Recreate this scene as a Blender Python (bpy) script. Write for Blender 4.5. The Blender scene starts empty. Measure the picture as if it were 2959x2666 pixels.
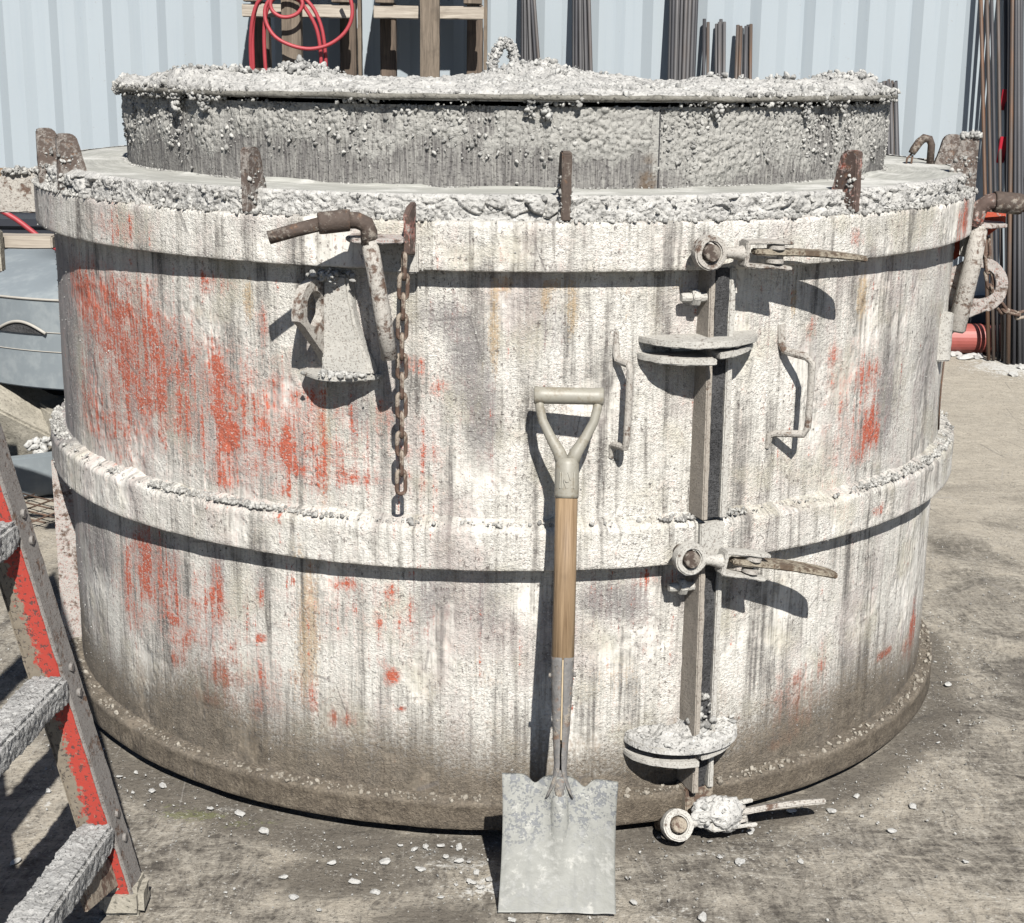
import bpy, bmesh, math, random
import numpy as np
from mathutils import Matrix, Vector
C = bpy.context.scene
COL = C.collection
R = math.radians
PI = math.pi

# ------------------------------------------------------------------ camera, sky, sun, exposure
cam_d = bpy.data.cameras.new('camera')
cam = bpy.data.objects.new('camera', cam_d)
COL.objects.link(cam)
C.camera = cam
cam.location = (0, -4.2767, 1.6584)
fw = Matrix.Rotation(-R(0.358), 4, 'Z') @ Matrix.Rotation(R(90 - 14.671), 4, 'X') @ Matrix.Rotation(R(0.672), 4, 'Z')
cam.rotation_euler = fw.to_euler()
cam_d.sensor_fit = 'HORIZONTAL'
cam_d.sensor_width = 36.0
cam_d.lens = 36.0 * 4429.18 / 2959.0
cam_d.clip_start = 0.05
cam_d.clip_end = 600

SUN_AZ, SUN_EL = R(9.0), R(43.0)          # azimuth from -y towards +x
world = bpy.data.worlds.new('World')
C.world = world
world.use_nodes = True
wn = world.node_tree
wn.nodes.clear()
sky = wn.nodes.new('ShaderNodeTexSky')
sky.sky_type = 'NISHITA'
sky.sun_disc = False
sky.sun_elevation = SUN_EL
sky.sun_rotation = PI - SUN_AZ
sky.air_density = 0.55
sky.dust_density = 0.2
bgn = wn.nodes.new('ShaderNodeBackground')
bgn.inputs['Strength'].default_value = 0.05
wo = wn.nodes.new('ShaderNodeOutputWorld')
wn.links.new(sky.outputs[0], bgn.inputs[0])
wn.links.new(bgn.outputs[0], wo.inputs[0])
sun_d = bpy.data.lights.new('sun', 'SUN')
sun_d.energy = 5.0
sun_d.angle = R(0.53)
sun_d.color = (1.0, 0.965, 0.91)
sun = bpy.data.objects.new('sun', sun_d)
COL.objects.link(sun)
sdir = Vector((math.sin(SUN_AZ) * math.cos(SUN_EL), -math.cos(SUN_AZ) * math.cos(SUN_EL), math.sin(SUN_EL)))
sun.rotation_euler = sdir.to_track_quat('Z', 'Y').to_euler()
sun.location = sdir * 30
C.view_settings.view_transform = 'Standard'
C.view_settings.look = 'None'
C.view_settings.gamma = 1
C.view_settings.exposure = 1.13
C.cycles.diffuse_bounces = 2
try:
    C.view_settings.use_curve_mapping = False
except Exception:
    pass

rnd = random.Random(7)
rng = np.random.default_rng(11)

# ------------------------------------------------------------------ numpy noise
def _h(i, j, k, seed):
    n = (i * 374761393 + j * 668265263 + k * 2147483647 + seed * 144665) & 0xFFFFFFFF
    n = ((n ^ (n >> 13)) * 1274126177) & 0xFFFFFFFF
    n = n ^ (n >> 16)
    return (n & 0xFFFF) / 32767.5 - 1.0
def vn(p, s=1.0, seed=0):
    p = np.asarray(p, float) * s
    i = np.floor(p).astype(np.int64)
    f = p - i
    f = f * f * (3 - 2 * f)
    o = 0
    for a in (0, 1):
        wa = f[:, 0] if a else 1 - f[:, 0]
        for b in (0, 1):
            wb = f[:, 1] if b else 1 - f[:, 1]
            for c in (0, 1):
                wc = f[:, 2] if c else 1 - f[:, 2]
                o = o + wa * wb * wc * _h(i[:, 0] + a, i[:, 1] + b, i[:, 2] + c, seed)
    return o
def fbm(p, s=1.0, seed=0, oct=4, gain=.5):
    o, a = 0, 1.0
    for k in range(oct):
        o = o + a * vn(p, s * 2.03 ** k, seed + 17 * k)
        a *= gain
    return o

def worley(u, v, s, seed=0):
    """distances to the nearest and second nearest jittered cell point, in cells, and a random value per cell"""
    u = np.asarray(u) * s; v = np.asarray(v) * s
    iu, iv = np.floor(u).astype(np.int64), np.floor(v).astype(np.int64)
    f1 = np.full(len(u), 9.); f2 = np.full(len(u), 9.); idv = np.zeros(len(u))
    for a in (-1, 0, 1):
        for b in (-1, 0, 1):
            ci, cj = iu + a, iv + b
            px = ci + .5 + .46 * _h(ci, cj, ci * 0 + 3, seed); py = cj + .5 + .46 * _h(ci, cj, ci * 0 + 7, seed)
            d = np.hypot(u - px, v - py)
            m = d < f1
            f2 = np.where(m, f1, np.minimum(f2, d))
            idv = np.where(m, _h(ci, cj, ci * 0 + 11, seed), idv)
            f1 = np.where(m, d, f1)
    return f1, f2, idv
def crumbs(u, v, s, seed=0):
    """rounded crumbs of very uneven height, 0..1"""
    w = .22 / s
    P = np.stack([u, v, u * 0], 1)
    u = u + w * vn(P, s * 1.3, seed + 1); v = v + w * vn(P, s * 1.3, seed + 2)
    f1, f2, r = worley(u, v, s, seed)
    return np.sqrt(np.clip(1 - (f1 / .72) ** 2, 0, 1)) * (.45 + .55 * np.abs(r))

# ------------------------------------------------------------------ tags, mesh helpers
def tag(o, label=None, cat=None, group=None, kind=None):
    if label: o['label'] = label
    if cat: o['category'] = cat
    if group: o['group'] = group
    if kind: o['kind'] = kind
    return o
def empty(name, label, cat, loc=(0, 0, 0), rz=0, group=None):
    o = bpy.data.objects.new(name, None)
    COL.objects.link(o)
    o.location = loc
    o.rotation_euler = (0, 0, rz)
    o.empty_display_size = .1
    return tag(o, label, cat, group)
def link(name, me, mat=None, parent=None, loc=(0, 0, 0), rot=(0, 0, 0)):
    if mat is not None and not me.materials:
        me.materials.append(mat)
    o = bpy.data.objects.new(name, me)
    COL.objects.link(o)
    o.location = loc
    o.rotation_euler = rot
    if parent: o.parent = parent
    return o
def copy_tree(o, parent=None):
    c = o.copy()
    COL.objects.link(c)
    if parent: c.parent = parent
    for ch in list(o.children):
        copy_tree(ch, c)
    return c
def npmesh(name, V, F, smooth=True):
    """V (n,3) array; F list or array of faces (all the same arity when array)."""
    me = bpy.data.meshes.new(name)
    V = np.asarray(V, np.float32)
    if isinstance(F, np.ndarray):
        k = F.shape[1]
        me.vertices.add(len(V))
        me.vertices.foreach_set('co', V.ravel())
        me.loops.add(F.size)
        me.loops.foreach_set('vertex_index', F.ravel().astype(np.int32))
        me.polygons.add(len(F))
        me.polygons.foreach_set('loop_start', np.arange(0, F.size, k, dtype=np.int32))
        me.polygons.foreach_set('loop_total', np.full(len(F), k, np.int32))
        me.update(calc_edges=True)
        me.validate()
    else:
        me.from_pydata([tuple(v) for v in V], [], F)
        me.update()
    me.polygons.foreach_set('use_smooth', np.full(len(me.polygons), bool(smooth)))
    return me
def setuv(me, UV):
    l = me.uv_layers.new(name='UVMap')
    vi = np.empty(len(me.loops), np.int32)
    me.loops.foreach_get('vertex_index', vi)
    l.data.foreach_set('uv', np.asarray(UV, np.float32)[vi].ravel())
def setcol(me, name, RGBA):
    a = me.color_attributes.new(name=name, type='FLOAT_COLOR', domain='POINT')
    a.data.foreach_set('color', np.asarray(RGBA, np.float32).ravel())
def grid_faces(nu, nv, wrap=False):
    """vertices indexed [v*nu+u]"""
    us = np.arange(nu if wrap else nu - 1)
    vs = np.arange(nv - 1)
    U, W = np.meshgrid(us, vs)
    U, W = U.ravel(), W.ravel()
    U2 = (U + 1) % nu
    return np.stack([W * nu + U, W * nu + U2, (W + 1) * nu + U2, (W + 1) * nu + U], 1)

class MB:
    """collects simple shapes into one mesh"""
    def __init__(s):
        s.v, s.f, s.sm = [], [], []
    def add(s, vs, fs, sm=False):
        o = len(s.v)
        s.v += [tuple(v) for v in vs]
        s.f += [tuple(i + o for i in f) for f in fs]
        s.sm += [sm] * len(fs)
        return s
    def box(s, c, d, rot=None):
        x, y, z = d[0] / 2, d[1] / 2, d[2] / 2
        vs = [Vector(p) for p in ((-x, -y, -z), (x, -y, -z), (x, y, -z), (-x, y, -z), (-x, -y, z), (x, -y, z), (x, y, z), (-x, y, z))]
        if rot is not None:
            m = rot if isinstance(rot, Matrix) else Matrix.Rotation(rot, 3, 'Z')
            vs = [m @ v for v in vs]
        vs = [v + Vector(c) for v in vs]
        return s.add(vs, [(3, 2, 1, 0), (4, 5, 6, 7), (0, 1, 5, 4), (1, 2, 6, 5), (2, 3, 7, 6), (3, 0, 4, 7)])
    def beam(s, a, b, w, h, up=(0, 0, 1)):
        a, b = Vector(a), Vector(b)
        d = (b - a).normalized()
        sd = d.cross(Vector(up))
        if sd.length < 1e-4: sd = d.cross(Vector((1, 0, 0)))
        sd.normalize()
        u = sd.cross(d)
        vs = [p + sd * (i * w / 2) + u * (j * h / 2) for p in (a, b) for i, j in ((-1, -1), (1, -1), (1, 1), (-1, 1))]
        return s.add(vs, [(3, 2, 1, 0), (4, 5, 6, 7), (0, 1, 5, 4), (1, 2, 6, 5), (2, 3, 7, 6), (3, 0, 4, 7)])
    def tube(s, path, rad, n=10, cap=True, closed=False, squash=1.0):
        P = [Vector(p) for p in path]
        m = len(P)
        rads = rad if isinstance(rad, (list, tuple)) else [rad] * m
        ref = None
        vs, fs = [], []
        for i, p in enumerate(P):
            if closed: t = (P[(i + 1) % m] - P[i - 1])
            else: t = P[min(i + 1, m - 1)] - P[max(i - 1, 0)]
            t.normalize()
            if ref is None:
                ref = t.cross(Vector((0, 0, 1)))
                if ref.length < .05: ref = t.cross(Vector((1, 0, 0)))
            ref = (ref - t * ref.dot(t)).normalized()
            b = t.cross(ref)
            for k in range(n):
                a = 2 * PI * k / n
                vs.append(p + (ref * math.cos(a) + b * (math.sin(a) * squash)) * rads[i])
        for i in range(m if closed else m - 1):
            j = (i + 1) % m
            for k in range(n):
                l = (k + 1) % n
                fs.append((i * n + k, i * n + l, j * n + l, j * n + k))
        s.add(vs, fs, True)
        if cap and not closed:
            s.add(vs[:n], [tuple(range(n))[::-1]])
            s.add(vs[-n:], [tuple(range(n))])
        return s
    def prism(s, poly, t, frame=None):
        """poly: list of (a,b); extruded by t along +c; frame maps (a,b,c) -> xyz"""
        fr = frame or (lambda a, b, c: (a, b, c))
        n = len(poly)
        vs = [fr(a, b, 0) for a, b in poly] + [fr(a, b, t) for a, b in poly]
        fs = [tuple(range(n))[::-1], tuple(range(n, 2 * n))]
        fs += [(i, (i + 1) % n, n + (i + 1) % n, n + i) for i in range(n)]
        return s.add(vs, fs)
    def ringplate(s, outer, inner, t, frame):
        """plate with a hole; outer and inner have the same count"""
        n = len(outer)
        vs = []
        for c in (0, t):
            vs += [frame(a, b, c) for a, b in outer] + [frame(a, b, c) for a, b in inner]
        fs = []
        for i in range(n):
            j = (i + 1) % n
            fs += [(i, n + i, n + j, j), (2 * n + i, 2 * n + j, 3 * n + j, 3 * n + i), (i, j, 2 * n + j, 2 * n + i), (n + j, n + i, 3 * n + i, 3 * n + j)]
        return s.add(vs, fs)
    def mesh(s, name, bevel=0, rough=0, seed=0, rscale=60, sub=0, autosmooth=False):
        me = bpy.data.meshes.new(name)
        me.from_pydata(s.v, [], s.f)
        me.polygons.foreach_set('use_smooth', np.array(s.sm, bool))
        bm = bmesh.new()
        bm.from_mesh(me)
        bmesh.ops.remove_doubles(bm, verts=bm.verts, dist=1e-6)
        bmesh.ops.recalc_face_normals(bm, faces=bm.faces)
        if bevel:
            es = [e for e in bm.edges if len(e.link_faces) == 2 and e.calc_face_angle(0) > .6]
            bmesh.ops.bevel(bm, geom=es, offset=bevel, segments=2, affect='EDGES', clamp_overlap=True)
        if sub:
            for _ in range(8):
                es = [e for e in bm.edges if e.calc_length() > sub]
                if not es or len(bm.verts) > 40000: break
                bmesh.ops.subdivide_edges(bm, edges=es, cuts=1, use_grid_fill=True)
            bmesh.ops.triangulate(bm, faces=[f for f in bm.faces if len(f.verts) > 4])
            for f in bm.faces: f.smooth = True
        bm.to_mesh(me)
        bm.free()
        if sub: me.set_sharp_from_angle(angle=R(33))
        if rough:
            V = np.empty(len(me.vertices) * 3, np.float32)
            me.vertices.foreach_get('co', V)
            Nn = np.empty(len(me.vertices) * 3, np.float32)
            me.vertices.foreach_get('normal', Nn)
            V = V.reshape(-1, 3); Nn = Nn.reshape(-1, 3)
            V = V + Nn * (rough * fbm(V + seed * 3.7, rscale, seed, 3))[:, None]
            me.vertices.foreach_set('co', V.astype(np.float32).ravel())
            me.update()
        return me
    def build(s, name, mat, parent=None, loc=(0, 0, 0), rot=(0, 0, 0), **kw):
        return link(name, s.mesh(name, **kw), mat, parent, loc, rot)

# lumps: a handful of rough pebble shapes joined many at a time
def _pebbles(sub, n):
    out = []
    for k in range(n):
        bm = bmesh.new()
        bmesh.ops.create_icosphere(bm, subdivisions=sub, radius=1)
        V = np.array([v.co[:] for v in bm.verts])
        F = np.array([[v.index for v in f.verts] for f in bm.faces])
        bm.free()
        V = V * (1 + .48 * vn(V + k * 9.1, 1.6, k) + .22 * vn(V, 3.7, k + 50))[:, None]
        out.append((V, F))
    return out
PEB1, PEB2 = _pebbles(1, 10), _pebbles(2, 14)
def lumps(name, P, rad, big=.006, flat=1.0, seed=0):
    """mesh of lumps at P (n,3) with radii rad"""
    g = np.random.default_rng(seed + 100)
    Vs, Fs, o = [], [], 0
    kcol, smf = [], []
    for p, r in zip(P, rad):
        V, F = (PEB2 if r > big else PEB1)[g.integers(10)]
        q = g.normal(size=4); q /= np.linalg.norm(q)
        w, x, y, z = q
        M = np.array([[1 - 2 * (y * y + z * z), 2 * (x * y - z * w), 2 * (x * z + y * w)], [2 * (x * y + z * w), 1 - 2 * (x * x + z * z), 2 * (y * z - x * w)], [2 * (x * z - y * w), 2 * (y * z + x * w), 1 - 2 * (x * x + y * y)]])
        sc = np.array([g.uniform(.9, 1.25), g.uniform(.65, 1.05), g.uniform(.5, .9)]) * r
        W = (V * sc) @ M.T
        W[:, 2] *= flat
        Vs.append(W + p)
        Fs.append(F + o)
        o += len(V)
        kcol.append(np.full(len(V), g.uniform()))
        smf.append(np.full(len(F), r > big))
    me = npmesh(name, np.concatenate(Vs), np.concatenate(Fs))
    me.polygons.foreach_set('use_smooth', np.concatenate(smf))
    k = np.concatenate(kcol)
    setcol(me, 'lump', np.stack([k, k, k, np.ones_like(k)], 1))
    return me

# ------------------------------------------------------------------ material helpers
ALB = .62      # all base colours are written for exposure .45 and scaled together
class G:
    def __init__(s, name):
        s.m = bpy.data.materials.new(name)
        s.m.use_nodes = True
        s.t = s.m.node_tree
        s.t.nodes.clear()
        s.out = s.n('ShaderNodeOutputMaterial')
        s.b = s.n('ShaderNodeBsdfPrincipled')
        s.t.links.new(s.b.outputs[0], s.out.inputs[0])
    def n(s, ty, **kw):
        nd = s.t.nodes.new(ty)
        for k, v in kw.items(): setattr(nd, k, v)
        return nd
    def set(s, inp, v):
        if hasattr(v, 'is_output') or isinstance(v, bpy.types.NodeSocket): s.t.links.new(v, inp)
        elif isinstance(v, (tuple, list)) and len(v) == 3 and inp.type == 'RGBA': inp.default_value = (*v, 1)
        else: inp.default_value = v
    def uv(s): return s.n('ShaderNodeUVMap', uv_map='UVMap').outputs[0]
    def obj(s): return s.n('ShaderNodeTexCoord').outputs['Object']
    def geo(s): return s.n('ShaderNodeNewGeometry').outputs['Position']
    def normal_z(s):
        sp = s.n('ShaderNodeSeparateXYZ'); s.t.links.new(s.n('ShaderNodeNewGeometry').outputs['Normal'], sp.inputs[0]); return sp.outputs[2]
    def sep(s, v):
        sp = s.n('ShaderNodeSeparateXYZ'); s.set(sp.inputs[0], v); return sp.outputs
    def attr(s, nm):
        a = s.n('ShaderNodeAttribute', attribute_name=nm)
        sp = s.n('ShaderNodeSeparateColor'); s.t.links.new(a.outputs['Color'], sp.inputs[0])
        return sp.outputs
    def rand(s): return s.n('ShaderNodeObjectInfo').outputs['Random']
    def map(s, v, sc, loc=(0, 0, 0), rot=(0, 0, 0)):
        m = s.n('ShaderNodeMapping'); s.set(m.inputs[0], v); m.inputs[1].default_value = loc; m.inputs[2].default_value = rot; m.inputs[3].default_value = sc
        return m.outputs[0]
    def noise(s, v, sc, det=4, ro=.55, dist=0):
        n = s.n('ShaderNodeTexNoise'); s.set(n.inputs['Vector'], v)
        n.inputs['Scale'].default_value = sc; n.inputs['Detail'].default_value = det; n.inputs['Roughness'].default_value = ro; n.inputs['Distortion'].default_value = dist
        return n.outputs[0]
    def vor(s, v, sc, feat='F1', out=0, rand=1):
        n = s.n('ShaderNodeTexVoronoi', feature=feat); s.set(n.inputs['Vector'], v); n.inputs['Scale'].default_value = sc; n.inputs['Randomness'].default_value = rand
        return n.outputs[out]
    def ma(s, op, a, b=0.0, c=0.0, clamp=False):
        n = s.n('ShaderNodeMath', operation=op, use_clamp=clamp); s.set(n.inputs[0], a); s.set(n.inputs[1], b); s.set(n.inputs[2], c)
        return n.outputs[0]
    def step(s, v, lo, hi, a=0.0, b=1.0):
        n = s.n('ShaderNodeMapRange', interpolation_type='SMOOTHSTEP'); s.set(n.inputs[0], v)
        n.inputs[1].default_value = lo; n.inputs[2].default_value = hi; n.inputs[3].default_value = a; n.inputs[4].default_value = b
        return n.outputs[0]
    def mix(s, f, a, b, mode='MIX'):
        n = s.n('ShaderNodeMix', data_type='RGBA', blend_type=mode); s.set(n.inputs[0], f); s.set(n.inputs[6], a); s.set(n.inputs[7], b)
        return n.outputs[2]
    def ramp(s, f, stops):
        n = s.n('ShaderNodeValToRGB'); s.set(n.inputs[0], f)
        e = n.color_ramp.elements
        while len(e) < len(stops): e.new(.5)
        for el, (p, c) in zip(e, stops): el.position = p; el.color = (*c, 1)
        return n.outputs[0]
    def bump(s, h, strength=1.0, dist=.003, nrm=None):
        n = s.n('ShaderNodeBump'); s.set(n.inputs['Height'], h); n.inputs['Strength'].default_value = strength; n.inputs['Distance'].default_value = dist
        if nrm is not None: s.set(n.inputs['Normal'], nrm)
        return n.outputs[0]
    def fin(s, col, rough=.9, nrm=None, metal=0.0, spec=.25):
        s.set(s.b.inputs['Base Color'], s.mix(1.0, col, (ALB, ALB, ALB), 'MULTIPLY')); s.set(s.b.inputs['Roughness'], rough); s.set(s.b.inputs['Metallic'], metal)
        s.b.inputs['Specular IOR Level'].default_value = spec
        if nrm is not None: s.set(s.b.inputs['Normal'], nrm)
        return s.m

# ------------------------------------------------------------------ materials
def mat_shell():
    """steel under dried cement splash: red paint, bare grey steel, ochre runs and mud come from painted masks"""
    g = G('splashed_steel')
    uv = g.uv()
    a = g.attr('stain')                       # r red paint, g bare grey steel, b ochre
    d = g.attr('dirt')                        # r mud, g streakiness
    c0 = lambda v, k: g.ma('MULTIPLY', g.ma('SUBTRACT', v, .5), k)
    def tot(*t):
        o = t[0]
        for x in t[1:]: o = g.ma('ADD', o, x)
        return o
    big = g.noise(uv, 4.5, 4, .6)
    mid = g.noise(uv, 26, 5, .65)
    fine = g.noise(uv, 130, 4, .72)
    grit = g.noise(uv, 330, 2, .6)
    st0 = g.noise(g.map(uv, (22, 1.3, 1)), 1, 3, .6)
    st1 = g.noise(g.map(uv, (80, 2.8, 1), (5, 2, 0)), 1, 4, .68)
    st2 = g.noise(g.map(uv, (210, 8, 1), (3, 1, 0)), 1, 3, .6)
    k = tot(.545, c0(big, .75), c0(mid, .45), c0(st0, 1.3), c0(st1, 1.15), c0(fine, .3))
    base = g.ramp(k, [(.22, (.175, .164, .152)), (.36, (.36, .342, .312)), (.49, (.575, .556, .508)), (.64, (.74, .72, .665))])
    base = g.mix(g.step(g.noise(uv, 7, 3, .5), .5, .68, 0, .55), base, g.mix(fine, (.42, .39, .30), (.58, .55, .45)))
    base = g.mix(g.step(g.noise(g.map(uv, (1, .5, 1), (4, 9, 0)), 6, 4, .6), .5, .66, 0, .5), base, g.mix(fine, (.33, .27, .255), (.50, .44, .42)))
    veil = tot(g.ma('MULTIPLY', a[1], 1.7), d[1], c0(st1, 2.0), c0(st0, .9), c0(fine, 1.6))
    col = g.mix(g.step(veil, .3, 1.15, 0, .85), base, g.mix(mid, (.15, .14, .14), (.265, .245, .245)))
    oc = tot(g.ma('MULTIPLY', a[2], 1.75), c0(st2, 1.5), c0(fine, 1.6), c0(mid, 1.0))
    col = g.mix(g.step(oc, .25, .95, 0, .7), col, g.mix(fine, (.30, .19, .085), (.50, .37, .20)))
    rd = tot(g.ma('MULTIPLY', a[0], 1.15), c0(fine, 1.5), c0(mid, 2.3), c0(st1, 2.6), c0(st2, .9), c0(st0, .9))
    haze = g.ma('MULTIPLY', g.step(rd, -.05, .78, 0, .76), g.step(a[0], .02, .3, .22, 1))
    col = g.mix(haze, col, g.mix(st1, (.38, .155, .115), (.54, .265, .21)))
    col = g.mix(g.step(rd, .66, .86, 0, .85), col, g.mix(mid, (.42, .065, .035), (.55, .12, .05)))
    dr = g.ma('MULTIPLY', g.step(st2, .57, .70), g.step(g.noise(uv, 11, 2, .5), .44, .6))
    col = g.mix(g.ma('MULTIPLY', dr, .6), col, (.60, .59, .55))
    # cement flecks, dark pits
    scab = g.step(tot(g.noise(g.map(uv, (1, .6, 1), (7, 2, 0)), 5.5, 4, .62), c0(d[1], -.3)), .44, .60, .12, 1)
    spw = g.ma('MULTIPLY', g.step(g.noise(uv, 165, 3, .68), .545, .62), scab)
    col = g.mix(g.ma('MULTIPLY', spw, .62), col, (.63, .615, .57))
    sp = g.noise(g.map(uv, (1, .6, 1)), 125, 3, .7)
    spk = g.ma('MULTIPLY', g.step(sp, .575, .635), g.step(g.noise(uv, 10, 4, .62), .42, .62, .1, 1))
    col = g.mix(g.ma('MULTIPLY', spk, .66), col, (.085, .06, .056))
    sp2 = g.step(g.noise(g.map(uv, (1, .7, 1), (8, 3, 0)), 48, 4, .72), .655, .71)
    col = g.mix(g.ma('MULTIPLY', sp2, .7), col, (.09, .085, .08))
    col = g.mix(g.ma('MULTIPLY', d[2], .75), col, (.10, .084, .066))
    md = tot(d[0], c0(big, .7), c0(fine, 1.3), c0(mid, .5))
    col = g.mix(g.step(md, .15, 1.0, 0, .93), col, g.ramp(tot(.5, c0(mid, .8), c0(fine, .9)), [(.3, (.075, .06, .044)), (.55, (.155, .127, .094)), (.75, (.25, .213, .163))]))
    sc = g.vor(g.map(uv, (1, .33, 1), (0, 0, 0), (0, 0, .5)), 6, 'DISTANCE_TO_EDGE')
    scm = g.ma('MULTIPLY', g.step(sc, .003, .008, 1, 0), g.step(g.noise(uv, 6, 3, .5), .56, .62))
    col = g.mix(g.ma('MULTIPLY', scm, .5), col, (.13, .12, .115))
    h = tot(g.ma('MULTIPLY', fine, 1.3), g.ma('MULTIPLY', grit, .5), g.ma('MULTIPLY', spk, -.35), g.ma('MULTIPLY', sp2, -.4), g.ma('MULTIPLY', spw, .25), g.ma('MULTIPLY', mid, 1.5))
    h = g.ma('ADD', g.ma('MULTIPLY', h, scab), g.ma('ADD', g.ma('MULTIPLY', scab, .22), g.ma('MULTIPLY', st2, .3)))
    return g.fin(col, .88, g.bump(h, .9, .0046))

def mat_concrete(name, lo, hi, sc=90, bump=.9, dist=.003, lump=False, damp=.0):
    g = G(name)
    p = g.obj()
    n1 = g.noise(p, 14, 4, .6)
    n2 = g.noise(p, sc, 4, .65)
    n3 = g.noise(p, sc * 3, 3, .6)
    f = g.ma('ADD', g.ma('MULTIPLY', n1, .4), g.ma('ADD', g.ma('MULTIPLY', n2, .35), g.ma('MULTIPLY', n3, .25)))
    if lump:
        f = g.ma('ADD', g.ma('MULTIPLY', f, .7), g.ma('MULTIPLY', g.attr('lump')[0], .3))
    col = g.ramp(f, [(.3, lo), (.62, hi)])
    pit = g.step(g.noise(p, sc * 1.7, 3, .6), .60, .68)
    col = g.mix(g.ma('MULTIPLY', pit, .5), col, tuple(x * .3 for x in lo))
    h = g.ma('ADD', n2, g.ma('SUBTRACT', g.ma('MULTIPLY', n3, .6), g.ma('MULTIPLY', pit, .5)))
    return g.fin(col, .93, g.bump(h, bump, dist), spec=.15)

def mat_core():
    g = G('core_wall_cement')
    uv = g.uv()
    st = g.noise(g.map(uv, (120, 5, 1)), 1, 4, .65)
    st2 = g.noise(g.map(uv, (300, 14, 1)), 1, 3, .6)
    n = g.noise(uv, 26, 5, .6)
    f = g.noise(uv, 160, 4, .65)
    c = g.attr('dirt')
    k = g.ma('ADD', g.ma('MULTIPLY', g.ma('ADD', st, st2), .36), g.ma('ADD', g.ma('MULTIPLY', n, .2), g.ma('MULTIPLY', f, .12)))
    col = g.ramp(k, [(.34, (.07, .066, .066)), (.46, (.14, .133, .129)), (.56, (.27, .262, .245)), (.68, (.43, .42, .385))])
    col = g.mix(g.step(g.ma('ADD', c[1], g.ma('MULTIPLY', g.ma('SUBTRACT', f, .5), .8)), .22, .62, 0, .95), col, g.mix(f, (.25, .246, .23), (.50, .49, .455)))
    pit = g.step(g.noise(uv, 130, 3, .65), .58, .66)
    col = g.mix(g.ma('MULTIPLY', pit, .6), col, (.08, .077, .075))
    col = g.mix(g.ma('MULTIPLY', g.step(c[2], .3, .9), g.step(n, .4, .55)), col, (.15, .115, .085))
    h = g.ma('ADD', st2, g.ma('ADD', f, g.ma('MULTIPLY', pit, -.8)))
    return g.fin(col, .92, g.bump(h, .8, .004), spec=.15)

def mat_deck():
    g = G('trowelled_cement_deck')
    uv = g.uv()
    st = g.noise(g.map(uv, (5, 60, 1)), 1, 4, .6)
    st2 = g.noise(g.map(uv, (14, 160, 1)), 1, 3, .6)
    f = g.noise(uv, 140, 4, .6)
    col = g.ramp(g.ma('ADD', g.ma('MULTIPLY', st, .6), g.ma('MULTIPLY', st2, .4)), [(.36, (.30, .30, .275)), (.55, (.42, .42, .385)), (.68, (.56, .56, .52))])
    w = g.step(g.ma('ADD', g.noise(uv, 5, 4, .6), g.ma('MULTIPLY', f, .25)), .62, .78)
    col = g.mix(g.ma('MULTIPLY', w, .75), col, (.66, .655, .62))
    d = g.step(f, .62, .7)
    col = g.mix(g.ma('MULTIPLY', d, .35), col, (.2, .2, .18))
    return g.fin(col, .85, g.bump(g.ma('ADD', f, st2), .35, .0015), spec=.3)

def mat_hard(name, crust=.5, tint=(.56, .545, .51), red=.0, steel=(.115, .075, .055)):
    """fittings: rusty steel under a broken skin of cement"""
    g = G(name)
    p = g.obj()
    n1 = g.noise(p, 22, 4, .6)
    n2 = g.noise(p, 95, 4, .65)
    n3 = g.noise(p, 260, 3, .6)
    s = g.mix(n2, tuple(x * .55 for x in steel), tuple(min(1, x * 1.75) for x in steel))
    s = g.mix(g.step(g.noise(p, 45, 3, .6), .55, .7, 0, .6), s, (.21, .105, .05))
    if red:
        s = g.mix(g.step(g.ma('ADD', n1, g.ma('MULTIPLY', n2, .35)), .76 - red * .35, .86 - red * .35), s, (.48, .085, .045))
    k = g.ma('ADD', g.ma('MULTIPLY', n1, .55), g.ma('MULTIPLY', n2, .45))
    m = g.step(k, .66 - crust * .36, .76 - crust * .36)
    m = g.ma('MULTIPLY', m, g.step(n3, .32, .45, .45, 1))
    c = g.mix(n2, tuple(x * .62 for x in tint), tuple(min(.75, x * 1.22) for x in tint))
    col = g.mix(m, s, c)
    pit = g.step(g.noise(p, 190, 2, .6), .61, .68)
    col = g.mix(g.ma('MULTIPLY', pit, .6), col, (.07, .06, .055))
    h = g.ma('ADD', g.ma('MULTIPLY', m, .7), g.ma('ADD', g.ma('MULTIPLY', n3, .5), g.ma('MULTIPLY', n2, .8)))
    return g.fin(col, .82, g.bump(h, .7, .002), spec=.3)

def mat_wood(name, lo, hi, axis=(1, 1, 1), sc=1.0, rough=.8):
    g = G(name)
    p = g.obj()
    r = g.rand()
    q = g.n('ShaderNodeVectorMath', operation='ADD')
    g.set(q.inputs[0], p)
    cb = g.n('ShaderNodeCombineXYZ'); g.set(cb.inputs[0], g.ma('MULTIPLY', r, 9.0)); g.set(cb.inputs[1], r); g.t.links.new(cb.outputs[0], q.inputs[1])
    v = g.map(q.outputs[0], tuple(a * sc for a in axis))
    n = g.noise(v, 1, 5, .6, .4)
    f = g.noise(g.map(q.outputs[0], tuple(a * sc * 3.2 for a in axis)), 1, 3, .6)
    k = g.noise(p, 9, 3, .6)
    col = g.ramp(g.ma('ADD', g.ma('MULTIPLY', n, .6), g.ma('MULTIPLY', f, .4)), [(.34, lo), (.64, hi)])
    col = g.mix(g.step(k, .52, .72, 0, .45), col, tuple(x * .55 for x in lo))
    return g.fin(col, rough, g.bump(g.ma('ADD', n, f), .5, .0015), spec=.25)

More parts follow.
